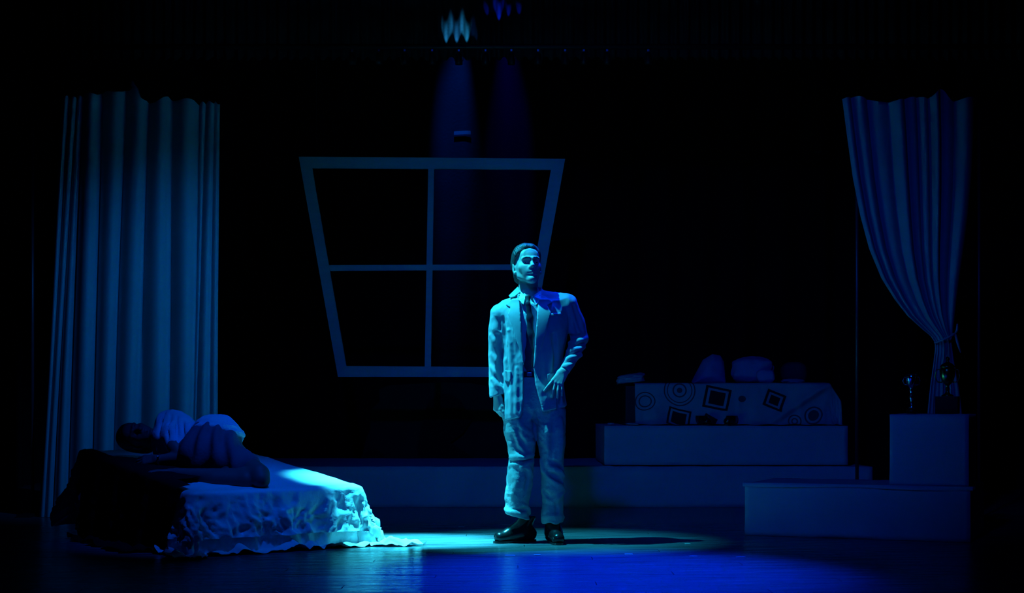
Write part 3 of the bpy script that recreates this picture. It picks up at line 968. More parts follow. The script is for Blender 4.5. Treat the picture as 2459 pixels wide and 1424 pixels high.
# left curtain: pleats follow the measured ridge edges (pixel x at the top, middle and floor)
YL = 2.0
edges_top = [150, 166, 186, 202, 245, 303, 360, 415, 477, 494, 517, 530]
edges_bot = [94, 110, 128, 160, 220, 270, 330, 402, 462, 468, 500, 520]
nfold = len(edges_top) - 1
per = 14
us, ys = [], []
SF = []
for i in range(nfold):
    for k in range(per):
        SF.append((i, k / per))
SF.append((nfold - 1, 1.0))
nz = 60
V = []
tops = [232, 236, 240, 233, 228, 222, 250, 240, 250, 250, 248]
for (i, fr) in SF:
    # round pleat that swells to the right and drops back sharply at its edge
    prof = (math.sin(math.pi / 2 * fr / 0.74) if fr < 0.74 else math.sqrt(max(0.0, 1 - ((fr - 0.74) / 0.26) ** 2)))
    xt = edges_top[i] + (edges_top[i + 1] - edges_top[i]) * fr
    xb = edges_bot[i] + (edges_bot[i + 1] - edges_bot[i]) * fr
    wt = (edges_top[i + 1] - edges_top[i]); wbm = (edges_bot[i + 1] - edges_bot[i])
    ytop = tops[i] + (tops[min(i + 1, nfold - 1)] - tops[i]) * fr + 4 * math.sin(5 * fr + i)
    if i == 5:
        ytop -= 26 * math.exp(-((fr - 0.45) / 0.22) ** 2)
    for j in range(nz):
        t = j / (nz - 1)
        py = ytop + (1241 - ytop) * t
        px = xt + (xb - xt) * (t ** 0.9) + 2.0 * math.sin(3 * t + i * 1.7)
        w = (wt + (wbm - wt) * t) / 337.0
        p = P(px, py, YL)
        V.append((p[0], YL - prof * min(0.80 * w, 0.115) - 0.006 * math.sin(t * 7 + i), max(p[2], 0.002)))
cl_e = empty('pleated_curtain', (-2.7, YL, 0))
tag(cl_e, 'long pale curtain hanging straight in pleats at the left of the stage', 'curtain', 'stage curtains')
Vn = np.array(V) - np.array([-2.7, YL, 0])
mk('cloth', Vn, grid_faces(len(SF), nz)[:, ::-1], M['curtain'], cl_e)
# little knot of cloth that pokes up at the top
kk = P(322, 215, YL + 0.02)
Fk = Field((-0.05, -0.03, -0.07), (0.05, 0.03, 0.09), 0.005)
Fk.chain([((0.03, 0, -0.05), 0.016), ((0.02, 0, 0.0), 0.012), ((-0.008, 0, 0.03), 0.014), ((-0.012, 0, 0.055), 0.009)], 0.012)
v, q = Fk.mesh()
mk('knot', v + kk - np.array([-2.7, YL, 0]), q, M['curtain'], cl_e)

def stand(name, xa, xb, Y, z, lab):
    e = empty(name, ((xa + xb) / 2, Y, 0))
    tag(e, lab, 'curtain stand', 'curtain stands')
    w = (xb - xa) / 2
    for sgn in (-1, 1):
        v, f = tube([(sgn * w, 0, 0.02), (sgn * w, 0, z)], 0.012, 10)
        mk('post', v, f, M['pole'], e)
        v, f = box_vf((sgn * w, 0, 0.011), 0.10, 0.42, 0.022, 0.004)
        mk('foot', v, f, M['blackmetal'], e, smooth=False)
    v, f = tube([(-w, 0, z), (w, 0, z)], 0.012, 10)
    mk('crossbar', v, f, M['pole'], e)
    return e
xa, xb = P(80, 800, 2.16)[0], P(505, 800, 2.16)[0]
stand('curtain_stand', xa, xb, 2.14, 2.90, 'dark metal stand behind the straight pleated curtain')
YR = 1.75
xa, xb = P(2058, 800, YR + 0.12)[0], P(2351, 800, YR + 0.12)[0]
stand('curtain_stand', xa, xb, YR + 0.12, 2.88, 'dark metal stand behind the tied-back curtain')
# short grey post beside it
pp = P(2093, 1100, 1.9)
v, f = box_vf((0, 0, 0.135), 0.045, 0.05, 0.27, 0.004)
o = mk('short_post', v, f, M['boxcloth'], None, smooth=False, loc=(pp[0], 2.3, 0))
tag(o, 'short grey wooden post standing behind the low box', 'post')

# right curtain: gathered at a tie
rows = {   # pixel y : (left edge, right edge, bunch centre weight)
    236: (2018, 2336), 330: (2030, 2335), 430: (2044, 2330), 520: (2062, 2322), 600: (2084, 2312), 670: (2114, 2302), 720: (2146, 2296),
    760: (2178, 2292), 790: (2212, 2289), 808: (2234, 2287), 822: (2243, 2284), 840: (2244, 2287), 880: (2239, 2293), 930: (2232, 2302), 990: (2226, 2310), 1252: (2205, 2330)}
ry = np.array(sorted(rows))
nfold = 9
nu, nz = nfold * 14 + 1, 110
V = []
sR = FPX / (YR + 9)
pyv = np.concatenate([np.linspace(236, 700, 46), np.linspace(708, 870, 40), np.linspace(880, 1252, 24)])
for i in range(nu):
    u = i / (nu - 1)
    uw = u + 0.035 * math.sin(u * 9.0 + 0.6)
    ph = uw * nfold
    fr = ph - math.floor(ph)
    prof = abs(math.sin(math.pi * fr)) ** 0.75
    vary = 0.75 + 0.35 * math.sin(math.floor(ph) * 2.3 + 0.7)
    for j, py in enumerate(pyv):
        l = np.interp(py, ry, [rows[k][0] for k in ry]); r = np.interp(py, ry, [rows[k][1] for k in ry])
        w = (r - l) / nfold / sR
        # cloth runs over to the tie: swag on the left side sags
        px = l + (r - l) * u
        depth = min(0.085, max(0.022, 0.95 * w)) * vary
        ytop = 0.0
        if j == 0:
            ytop = -7 * math.sin(u * 14) + (-34 * math.exp(-((u - 0.75) / 0.06) ** 2)) + 6
        p = P(px, py + ytop, YR)
        tie = math.exp(-((py - 822) / 45.0) ** 2)
        V.append((p[0], YR - prof * depth - 0.045 * tie * math.sin(math.pi * u), max(p[2], 0.002)))
cx = P(2265, 800, YR)[0]
cr_e = empty('tied_curtain', (cx, YR, 0))
tag(cr_e, 'pale curtain gathered and tied back at the right of the stage', 'curtain', 'stage curtains')
mk('cloth', np.array(V) - np.array([cx, YR, 0]), grid_faces(nu, len(pyv))[:, ::-1], M['curtain'], cr_e)
n = 24
zt = P(2265, 815, YR)[2]
ring = [(0.064 * math.cos(2 * math.pi * k / n), 0.060 * math.sin(2 * math.pi * k / n) - 0.035, zt + 0.03 * math.cos(2 * math.pi * k / n) + 0.006) for k in range(n + 1)]
v, f = tube(ring, 0.008, 8)
mk('tie_cord', v, f, M['curtain'], cr_e)
for dx, dz in ((0.035, -0.13), (0.012, 0.07)):
    v, f = tube([(0.066, -0.06, zt + 0.035), (0.075, -0.075, zt + 0.035 + dz * 0.4), (0.066 + dx, -0.07, zt + 0.035 + dz)], [0.008, 0.009, 0.005], 8)
    mk('tie_end', v, f, M['curtain'], cr_e)

# =================================================================== TAPE MARKS AND SCRAPS ON THE FLOOR
tapes = [(1225, 1334, 0.055, 0.022, 'pale strip of tape on the floor just in front of the actor'),
         (1290, 1333, 0.035, 0.02, 'short scuffed tape mark right of the strip before the actor'),
         (1510, 1331, 0.042, 0.03, 'bright tape mark on the floor in front of the actor\'s shadow'),
         (1108, 1265, 0.04, 0.05, 'faint tape mark on the bright floor behind the light pool'),
         (1478, 1251, 0.04, 0.04, 'faint tape mark on the floor before the long platform'),
         (1651, 1306, 0.03, 0.03, 'small tape mark at the tip of the actor\'s shadow'),
         (1779, 1338, 0.05, 0.022, 'tape mark on the floor at the left corner of the low box'),
         (1665, 1336, 0.04, 0.022, 'dull tape mark between the bright mark and the low box')]
for px, py, w, d, lab in tapes:
    Y = 0.82 * FPX / (py - HORIZON) - 9
    x = (px - 1229.5) * (Y + 9) / FPX
    v, f = box_vf((0, 0, 0.0008), w, d, 0.0012, 0.0004)
    o = mk('tape_mark', v, f, M['tape'], None, smooth=False, loc=(x, Y, 0.0004))
    o.rotation_euler = (0, 0, random.uniform(-0.1, 0.1))
    tag(o, lab, 'tape mark', 'tape marks on the stage floor')

# =================================================================== BED WITH RAISED HEAD END
EU, EV = np.array([0.606, -0.797]), np.array([0.797, 0.606])
BA = np.array([-2.61, 0.455])
BANG = math.atan2(EU[1], EU[0])
BL, BW = 1.5, 1.0
HHEAD, HFOOT = 0.50, 0.325
def bed_h(a): return HHEAD + (HFOOT - HHEAD) * np.clip(a / BL, 0, 1)

def drape(name, a0, a1, b0, b1, off, step, flare, m, parent, seed, ripple=0.02, crumple=0.006, topamp=0.004, edge=None, keep=None, cw=None):
    na, nb = int((a1 - a0) / step) + 1, int((b1 - b0) / step) + 1
    a = np.linspace(a0, a1, na)[:, None] + np.zeros((1, nb)); b = np.linspace(b0, b1, nb)[None, :] + np.zeros((na, 1))
    if edge is not None:
        a, b = edge(a, b)
    ca, cb = np.clip(a, 0, BL), np.clip(b, 0, BW)
    oa, ob = a - ca, b - cb
    o = np.hypot(oa, ob) + 1e-9
    na_, nb_ = oa / o, ob / o
    r = 0.028
    arc = r * math.pi / 2
    cn = np.clip(2.2 * np.minimum(np.abs(na_), np.abs(nb_)), 0, 1)
    fl = np.radians(4 + flare * cn)
    s = np.minimum(o, arc)
    outw = r * np.sin(s / r) + np.clip(o - arc, 0, None) * np.sin(fl)
    drop = r * (1 - np.cos(s / r)) + np.clip(o - arc, 0, None) * np.cos(fl)
    z = bed_h(ca) + off - drop
    floor_z = 0.006
    ex = np.clip(floor_z - z, 0, None)
    pts = np.stack([a, b, a * 0 + seed], -1)
    bun = np.abs(fbm(pts * 9, 2, seed)) * 0.035 * np.clip(ex / 0.05, 0, 1)
    z = np.maximum(z, floor_z) + bun
    outw = outw + ex * 0.85 + off * np.clip(o / r, 0, 1)
    hang = np.clip((o - 0.02) / 0.25, 0, 1)
    per = np.where(np.abs(ob) > np.abs(oa), a, b) + np.arctan2(oa, ob) * 0.12
    q = per * 19 + 1.6 * vnoise(np.stack([per * 4, o * 2, o * 0], -1), seed + 3)
    outw = outw + ripple * hang * (np.sin(q) * 0.6 + 0.5 * np.sin(q * 2.3 + 1))
    X, Y_ = ca + na_ * outw, cb + nb_ * outw
    # crumples: along the surface normal
    V = np.stack([X, Y_, z], -1).reshape(-1, 3)
    Q = grid_faces(na, nb)
    N = vnormals(V, Q)
    w = pts.reshape(-1, 3)
    warp = w + 0.06 * np.stack([vnoise(w * 5, 3), vnoise(w * 5 + 9, 4), w[:, 2] * 0], 1)
    hg = hang.reshape(-1)
    cr = crumple * hg * (ridged(warp * np.array([11, 15, 1]), 3, seed + 8) + 0.6 * ridged(warp * np.array([26, 20, 1]), 2, seed + 2) - 0.5)
    tp = topamp * (1 - hg) * (fbm(warp * 6, 3, seed + 4) + 0.5 * ridged(warp * 9, 2, seed))
    V = V + N * (cr + tp)[:, None]
    V[:, 2] = np.maximum(V[:, 2], 0.003)
    if keep is not None:
        k = keep(a, b).reshape(-1)
        Q = Q[k[Q].all(1)]
        used = np.unique(Q); mp = np.full(len(V), -1); mp[used] = np.arange(len(used))
        V, Q = V[used], mp[Q]
    return mk(name, V, Q, m, parent)

bed = empty('draped_bed', (BA[0], BA[1], 0), BANG)
tag(bed, 'sloping bed under a crumpled satin cover at the front left of the stage', 'bed')
v = [(0.02, 0.02, 0), (BL - 0.02, 0.02, 0), (BL - 0.02, BW - 0.02, 0), (0.02, BW - 0.02, 0),
     (0.02, 0.02, HHEAD - 0.015), (BL - 0.02, 0.02, HFOOT - 0.015), (BL - 0.02, BW - 0.02, HFOOT - 0.015), (0.02, BW - 0.02, HHEAD - 0.015)]
mk('bed_base', v, [[3, 2, 1, 0], [4, 5, 6, 7], [0, 1, 5, 4], [1, 2, 6, 5], [2, 3, 7, 6], [3, 0, 4, 7]], M['blackmetal'], bed, smooth=False)
def ragged(a, b):
    return a, b
drape('under_sheet', -0.05, BL + 0.46, -0.44, BW + 0.42, 0.002, 0.012, 15, M['sheet'], bed, 7, 0.020, 0.006, 0.0, keep=lambda a, b: (b > -0.08) | ((a > BL - 0.10 + 0.5 * b) & (np.hypot(np.maximum(a - BL, 0), b) < 0.50)))
drape('bed_cover', -0.46, BL + 0.275, -0.46, BW + 0.30, 0.020, 0.0100, 15, M['satin'], bed, 7, 0.020, 0.019, 0.0035, keep=lambda a, b: ((b > -0.10) | (a < 0.16) | (a > BL - 0.05 + 0.55 * (b + 0.10))) & ((np.hypot(np.minimum(a, 0), np.minimum(b, 0)) < 0.50)) & ((b > 0) | (a < 0.2) | (np.hypot(np.maximum(a - BL, 0), b) < 0.30)))
# black blanket down the near side
bk = empty('black_blanket', (BA[0], BA[1], 0), BANG)
tag(bk, 'black blanket hanging over the near side of the draped bed', 'blanket')
def blk_keep(a, b):
    top = 0.015 + 0.30 * np.clip((a - 0.42) / 0.18, 0, 1) * np.clip((1.30 - a) / 0.10, 0, 1)
    end = 1.475 - 0.50 * np.clip(-b - 0.03, 0, 1) + 0.012 * np.sin(b * 40)
    return (b < top) & (a < end) & (a > 0.085 + 0.02 * np.sin(b * 30))
drape('cloth', -0.02, BL + 0.06, -0.62, 0.34, 0.047, 0.014, 22, M['blackcloth'], bk, 11, 0.022, 0.005, 0.003, keep=blk_keep)

# =================================================================== HEADS
def Hh(x, fwd, z): return np.array([x, -fwd, z])

def make_head(neck, sc=1.0, fem=False, h=0.0026):
    F = Field((-0.105, -0.135, -0.24), (0.105, 0.135, 0.135), h)
    F.ell(Hh(0, -0.022, 0.030), (0.074, 0.094, 0.087))
    F.ell(Hh(0, 0.030, -0.018), (0.0565, 0.064, 0.080), 0.035)
    F.cone(Hh(0, 0.066, -0.097), Hh(0, 0.060, -0.090), 0.021, 0.022, 0.03)
    for s in (-1, 1):
        F.cone(Hh(s * 0.046, -0.004, -0.056), Hh(s * 0.012, 0.066, -0.097), 0.0135, 0.0145, 0.022)
        F.cone(Hh(s * 0.054, -0.010, -0.01), Hh(s * 0.047, -0.004, -0.056), 0.0165, 0.0135, 0.022)
        F.ell(Hh(s * 0.040, 0.058, -0.022), (0.021, 0.020, 0.018), 0.024)
        F.ell(Hh(s * 0.028, 0.064, -0.048), (0.018, 0.017, 0.028), 0.024)
    F.ell(Hh(0, 0.068, 0.050), (0.050, 0.020, 0.032), 0.03)                       # forehead
    for s in (-1, 1):
        F.cone(Hh(s * 0.011, 0.0945, 0.017), Hh(s * 0.045, 0.0795, 0.018), 0.0098, 0.0088, 0.012)   # brow
        F.ell(Hh(s * 0.032, 0.096, -0.003), (0.0215, 0.0235, 0.0140), 0.009, 'sub')                # socket
        F.ell(Hh(s * 0.032, 0.0665, -0.002), (0.0145, 0.0135, 0.0125), 0.003)                     # ball
        F.cone(Hh(s * 0.019, 0.0785, 0.0030), Hh(s * 0.045, 0.0710, 0.0015), 0.0050, 0.0044, 0.004)  # upper lid
        F.cone(Hh(s * 0.020, 0.0775, -0.0095), Hh(s * 0.044, 0.0705, -0.0090), 0.0044, 0.0042, 0.006)
    F.cone(Hh(0, 0.086, 0.014), Hh(0, 0.107, -0.028), 0.0078, 0.0100, 0.010)      # nose
    F.ell(Hh(0, 0.107, -0.031), (0.0115, 0.0100, 0.0095), 0.008)
    for s in (-1, 1):
        F.ell(Hh(s * 0.0125, 0.094, -0.035), (0.0078, 0.0105, 0.0080), 0.006)
        F.ell(Hh(s * 0.0065, 0.099, -0.0425), (0.0035, 0.0055, 0.004), 0.002, 'sub')
    F.ell(Hh(0, 0.080, -0.052), (0.028, 0.016, 0.022), 0.015)
    F.chain([(Hh(-0.027, 0.079, -0.0640), 0.0034), (Hh(-0.006, 0.0955, -0.0590), 0.0052), (Hh(0.006, 0.0955, -0.0590), 0.0052), (Hh(0.027, 0.079, -0.0640), 0.0034)], 0.005)
    F.chain([(Hh(-0.024, 0.079, -0.068), 0.0040), (Hh(0, 0.0925, -0.0715), 0.0068), (Hh(0.024, 0.079, -0.068), 0.0040)], 0.006)
    F.chain([(Hh(-0.026, 0.087, -0.0655), 0.0020), (Hh(0, 0.1015, -0.0650), 0.0022), (Hh(0.026, 0.087, -0.0655), 0.0020)], 0.002, 'sub')
    F.ell(Hh(0, 0.0925, -0.083), (0.020, 0.006, 0.0048), 0.008, 'sub')
    F.ell(Hh(0, 0.078, -0.099), (0.0165, 0.014, 0.0135), 0.014)
    for s in (-1, 1):
        F.ell(Hh(s * 0.0765, -0.014, -0.010), (0.0080, 0.020, 0.033), 0.006, rot=[[1, s * 0.35, 0], [-s * 0.35, 1, 0.15], [0, -0.15, 1]])
        F.ell(Hh(s * 0.0860, -0.006, -0.008), (0.0060, 0.011, 0.019), 0.004, 'sub')
        F.ell(Hh(s * 0.0750, 0.000, -0.038), (0.0065, 0.008, 0.010), 0.005)
    F.chain(neck, 0.022)
    V, Q = F.mesh()
    return relax(V, Q, 2, 0.4) * sc, Q

def make_hair(sc=1.0, style='slick', h=0.003):
    F = Field((-0.115, -0.125, -0.13), (0.115, 0.15, 0.15), h)
    F.ell(Hh(0, -0.024, 0.032), (0.083, 0.103, 0.097))
    if style == 'slick':
        F.ell(Hh(-0.004, 0.030, 0.092), (0.058, 0.050, 0.034), 0.02)
        F.ell(Hh(-0.050, 0.015, 0.062), (0.034, 0.050, 0.045), 0.02)
        F.ell(Hh(0.045, 0.010, 0.062), (0.034, 0.050, 0.045), 0.02)
        F.ell(Hh(0, -0.085, -0.03), (0.060, 0.035, 0.06), 0.02)
        keep = lambda X, Y, Z: -(0.80 * Z + 0.62 * Y - 0.012 - 0.9 * np.clip(0.035 - np.abs(X), 0, 1) * 0.12 + 0.10 * np.clip(np.abs(X) - 0.05, 0, 1))
        F.cut(keep, 0.006)
        F.cut(lambda X, Y, Z: -0.075 - Z + 0 * X + 0 * Y + np.clip(-Y + 0.02, 0, 0.2) * 0.9, 0.006)
    else:
        F.ell(Hh(0, -0.07, -0.03), (0.075, 0.06, 0.085), 0.03)
        F.ell(Hh(0, -0.13, 0.02), (0.045, 0.04, 0.045), 0.02)
        F.cut(lambda X, Y, Z: -(0.72 * Z + 0.70 * Y + 0.004) + 0 * X, 0.006)
    V, Q = F.mesh()
    N = vnormals(V, Q)
    # combed strands running back from the brow
    c = V[:, 0] * 1.0 + 0.12 * V[:, 2]
    V = V + N * (0.0011 * np.sin(c * 760 + 4 * vnoise(V * np.array([30, 12, 12]), 5)) + 0.0042 * vnoise(V * np.array([38, 10, 14]), 9))[:, None]
    return V * sc, Q

def head_frame(f, u):
    f = unit(f); u = unit(np.array(u) - f * np.dot(u, f)); r = np.cross(u, f)
    return np.stack([r, -f, u], 1)                     # local (x, y, z) columns

# =================================================================== RECLINING PERSON
PO = np.array([-1.9, 0.05, 0.42])                       # base of the reclining person
Rw = head_frame((0.10, -0.80, 0.42), (-0.96, 0.05, 0.05))
HO = np.array([-2.235, 0.205, 0.615])
nk = [(Rw.T @ (np.array(p) - HO), r) for p, r in (((-2.20, 0.22, 0.60), 0.050), ((-2.12, 0.20, 0.60), 0.048), ((-2.04, 0.17, 0.61), 0.06))]
hv, hq = make_head(nk, 0.96, True, 0.0034)
hv = hv @ Rw.T + HO
F = Field((-2.2, -0.75, 0.28), (-1.25, 0.45, 0.88), 0.007)
F.cone((-2.03, 0.20, 0.69), (-2.02, 0.10, 0.53), 0.055, 0.055, 0.03)
F.cone((-2.02, 0.14, 0.61), (-1.72, 0.0, 0.56), 0.09, 0.10, 0.03)
F.ell((-1.73, -0.01, 0.555), (0.12, 0.12, 0.135), 0.03)
# thighs, knees, shins folded back
F.chain([((-1.70, -0.03, 0.60), 0.085), ((-1.52, -0.27, 0.47), 0.066), ((-1.400, -0.445, 0.418), 0.058), ((-1.385, -0.475, 0.390), 0.050)], 0.02)
F.chain([((-1.72, -0.05, 0.50), 0.080), ((-1.60, -0.28, 0.43), 0.060), ((-1.470, -0.455, 0.388), 0.048)], 0.012)
F.chain([((-1.400, -0.445, 0.410), 0.052), ((-1.60, -0.40, 0.400), 0.050), ((-1.90, -0.25, 0.410), 0.034)], 0.012)
F.chain([((-1.470, -0.455, 0.385), 0.046), ((-1.65, -0.42, 0.392), 0.044), ((-1.93, -0.28, 0.410), 0.032)], 0.012)
F.chain([((-1.90, -0.25, 0.41), 0.034), ((-1.97, -0.26, 0.41), 0.030), ((-2.01, -0.32, 0.415), 0.022)], 0.01)
F.chain([((-1.93, -0.28, 0.41), 0.032), ((-1.99, -0.31, 0.41), 0.030), ((-2.02, -0.36, 0.415), 0.022)], 0.01)
# arm
F.chain([((-2.02, 0.12, 0.69), 0.048), ((-1.96, -0.04, 0.56), 0.042), ((-1.90, -0.08, 0.50), 0.040), ((-2.04, -0.08, 0.487), 0.027)], 0.015)
bv_, bq_ = F.mesh()
Fh = Field((-2.30, -0.25, 0.40), (-1.98, 0.05, 0.58), 0.0034)
hand(Fh, np.array([-2.05, -0.08, 0.487]), (-1, 0.15, -0.06), (0.1, -0.75, 0.66), (0.0, 0.66, 0.75), [(18, 25, 18)] * 4, (6, 2, -2, -7), 0.92)
Fh.cone((-2.05, -0.08, 0.487), (-2.0, -0.08, 0.49), 0.026, 0.027, 0.01)
fv, fq = Fh.mesh()
V, Q = cat_meshes((hv, hq), (relax(bv_, bq_, 1), bq_), (fv, fq))
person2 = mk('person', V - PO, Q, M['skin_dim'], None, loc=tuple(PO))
tag(person2, 'person in pale blouse and dark skirt lying curled on the draped bed', 'person', 'people on stage')
hv, hq = make_hair(0.98, 'bun', 0.004)
mk('hair', hv @ Rw.T + HO - PO, hq, M['hair_black'], person2)
# blouse
F = Field((-2.22, -0.35, 0.36), (-1.5, 0.45, 0.90), 0.006)
F.ell((-2.015, 0.17, 0.685), (0.105, 0.10, 0.082), 0.0)
F.cone((-2.03, 0.18, 0.68), (-2.03, 0.12, 0.53), 0.075, 0.08, 0.04)
F.cone((-1.95, 0.13, 0.655), (-1.89, 0.04, 0.56), 0.088, 0.070, 0.03)
F.cone((-2.01, 0.13, 0.60), (-1.74, 0.01, 0.57), 0.115, 0.115, 0.03)
F.cone((-1.985, 0.05, 0.63), (-1.95, -0.02, 0.565), 0.070, 0.052, 0.02)
for x0, z0, x1, z1 in ((-2.05, 0.76, -2.06, 0.62), (-2.01, 0.75, -1.99, 0.60), (-1.97, 0.74, -1.94, 0.60), (-1.93, 0.72, -1.90, 0.62)):
    F.ridge([(x0, z0), ((x0 + x1) / 2, (z0 + z1) / 2), (x1, z1)], 0.010, 0.012, 'sub', 0.3)
V, Q = F.mesh()
N = vnormals(V, Q)
V = V + N * (0.006 * ridged(V * np.array([16, 9, 7]), 2, 5))[:, None]
mk('blouse', relax(V, Q, 1) - PO, Q, M['blouse'], person2)
# skirt with pleats
F = Field((-2.05, -0.62, 0.33), (-1.3, 0.25, 0.84), 0.006)
F.ell((-1.735, -0.01, 0.560), (0.155, 0.150, 0.168))
F.cone((-1.74, -0.05, 0.55), (-1.50, -0.34, 0.455), 0.150, 0.088, 0.04)
F.cone((-1.86, -0.02, 0.53), (-1.76, -0.12, 0.50), 0.11, 0.12, 0.04)
V, Q = F.mesh()
N = vnormals(V, Q)
th = np.arctan2(V[:, 0] + 1.70, 0.92 - V[:, 2])
V = V + N * (0.012 * np.sin(th * 24 + 1.5 * vnoise(V * 6, 4)) * np.clip((0.74 - V[:, 2]) / 0.1, 0, 1) + 0.006 * fbm(V * 9, 2, 2))[:, None]
mk('skirt', relax(V, Q, 1) - PO, Q, M['skirt'], person2)
# blouse tail pulled over the hip
F = Field((-2.0, -0.30, 0.48), (-1.45, 0.28, 0.86), 0.006)
F.ell((-1.725, 0.0, 0.566), (0.172, 0.163, 0.178))
F.cut(lambda X, Y, Z: 0.672 - Z - 0.42 * np.clip(X + 1.70, 0, 1) - 0.20 * np.clip(-X - 1.80, 0, 1) - 0.55 * np.clip(Y - 0.02, 0, 1), 0.012)
V, Q = F.mesh()
N = vnormals(V, Q)
V = V + N * (0.008 * ridged(V * np.array([7, 18, 18]), 2, 15))[:, None]
mk('blouse_tail', relax(V, Q, 1) - PO, Q, M['blouse'], person2)
n = 20
wc = np.array([-2.035, -0.08, 0.487])
v, f = tube([wc + np.array([0.004 * math.cos(2 * math.pi * k / n), 0.032 * math.cos(2 * math.pi * k / n), 0.032 * math.sin(2 * math.pi * k / n)]) for k in range(n + 1)], 0.007, 8)
mk('bracelet', np.array(v) - PO, f, M['steel'], person2)

# =================================================================== STANDING PERSON
MX = (1270 - 1229.5) / 412.0
def U(px, py, y=0.0): return np.array([(px - 1270) / 412.0, y, (1297 - py) / 412.0])
def U2(px, py): return ((px - 1270) / 412.0, (1297 - py) / 412.0)
R_ = lambda px: px / 412.0
def zrow(py): return (1297 - py) / 412.0

# ---- body: head and neck, hands, covered trunk and limbs, all one mesh
psi, phi = math.radians(15), math.radians(14)
fh = (math.sin(psi) * math.cos(phi), -math.cos(psi) * math.cos(phi), math.sin(phi))
Rm = head_frame(fh, (-0.02, 0, 1))
HM = np.array([-0.010, -0.015, 1.607])
nk = [(Rm.T @ (np.array(p) - HM) / 1.03, r) for p, r in (((-0.005, 0.02, 1.575), 0.054), ((-0.002, 0.022, 1.48), 0.055), ((0.005, 0.02, 1.43), 0.066))]
hv, hq = make_head(nk, 1.03)
hv = hv @ Rm.T + HM
F = Field((-0.27, -0.16, 0.02), (0.36, 0.16, 1.50), 0.009)
F.loft([zrow(960), zrow(900), zrow(830), zrow(760), zrow(725)], [R_(12), R_(10), R_(12), R_(14), R_(14)], [.15, .135, .14, .15, .12], [0, 0, 0, 0, .01], [.085, .08, .085, .085, .06], 2.1)
F.cone(U(1262, 712, .02), U(1205, 742), 0.045, 0.042, 0.03); F.cone(U(1282, 708, .02), U(1352, 722), 0.045, 0.042, 0.03)
F.chain([(U(1245, 985), 0.065), (U(1251, 1095, -.01), 0.052), (U(1247, 1205, .01), 0.036)], 0.03)
F.chain([(U(1322, 985), 0.065), (U(1326, 1095, -.01), 0.052), (U(1328, 1215, .01), 0.036)], 0.03)
F.chain([(U(1199, 745), 0.034), (U(1192, 840, .012), 0.026), (U(1194, 935, -.02), 0.024)], 0.02)
F.chain([(U(1362, 726), 0.034), (U(1391, 808, .018), 0.022), (U(1354, 884, -.130), 0.013)], 0.02)
tv, tq = F.mesh()
# near hand, hanging in front of the hip
wl_ = U(1353, 886, -0.135)
F = Field(U(1285, 985, 0) + np.array([0, -0.30, 0]), U(1385, 860, 0) + np.array([0, -0.03, 0]), 0.0024)
F.cone(U(1355, 882, -0.130), wl_, 0.0185, 0.0195, 0.012)
dL = unit((-0.53, -0.18, -0.86))
hand(F, wl_, dL, (0.10, -0.90, 0.30), (-0.85, -0.15, 0.5), [(-6, 24, 16), (2, 22, 18), (0, 20, 16), (2, 18, 16)], (8, -18, -27, -33), 0.93, (0.65, 0.25, -0.7), 0.95)
lv, lq = F.mesh()
# far hand, half closed at the side
wr2 = U(1195, 946, -0.022)
F = Field(U(1165, 1015, -0.13), U(1225, 930, 0.10), 0.0024)
F.cone(U(1194.5, 935, -0.02), wr2, 0.026, 0.022, 0.012)
hand(F, wr2, (0.0, -0.10, -1), (-0.80, -0.58, 0.0), (0.45, -0.88, 0.0), [(38, 55, 30), (42, 58, 30), (46, 58, 30), (50, 58, 30)], (2, 0, -1, -2), 0.93, (0.85, 0.35, -0.10), 1.0)
rv, rq = F.mesh()
V, Q = cat_meshes((hv, hq), (relax(tv, tq, 1), tq), (relax(lv, lq, 1, 0.3), lq), (relax(rv, rq, 1, 0.3), rq))
man = mk('person', V, Q, M['skin'], None, loc=(MX, 0, 0))
tag(man, 'person in a grey jacket and loosened tie standing in the spotlight, looking up', 'person', 'people on stage')
hv, hq = make_hair(1.03, 'slick')
mk('hair', hv @ Rm.T + HM, hq, M['hair'], man)
# eyes, brows, lips
for s in (-1, 1):
    c = Rm @ (Hh(s * 0.032, 0.0674, -0.0025) * 1.03) + HM
    v, f = lathe([(0.0, -0.0125)] + [(0.0125 * math.cos(t), 0.0125 * math.sin(t)) for t in np.linspace(-1.4, 1.4, 12)] + [(0.0, 0.0125)], 16)
    e = mk('eye', np.array(v) + c, f, M['eye_white'], man)
    v, f = lathe([(0.0, -0.0012), (0.0055, -0.0010), (0.0050, 0.0008), (0.0, 0.0014)], 14)
    fv_ = unit(np.array(fh) + np.array([0.15, 0, 0.1]))
    a = unit(np.cross(fv_, (0, 0, 1))); b = np.cross(a, fv_)
    v = np.array(v); v = v[:, :1] * a + v[:, 1:2] * b + v[:, 2:] * fv_
    mk('iris', v + c + fv_ * 0.0122, f, M['iris'], e)
    F = Field((-0.07, -0.12, 0.0), (0.07, -0.05, 0.05), 0.0015)
    F.chain([(Hh(s * 0.012, 0.1010, 0.0195), 0.0048), (Hh(s * 0.030, 0.0955, 0.0225), 0.0050), (Hh(s * 0.048, 0.0840, 0.0195), 0.0034)], 0.003)
    v, q = F.mesh()
    mk('eyebrow', v * 1.03 @ Rm.T + HM, q, M['hair'], man)

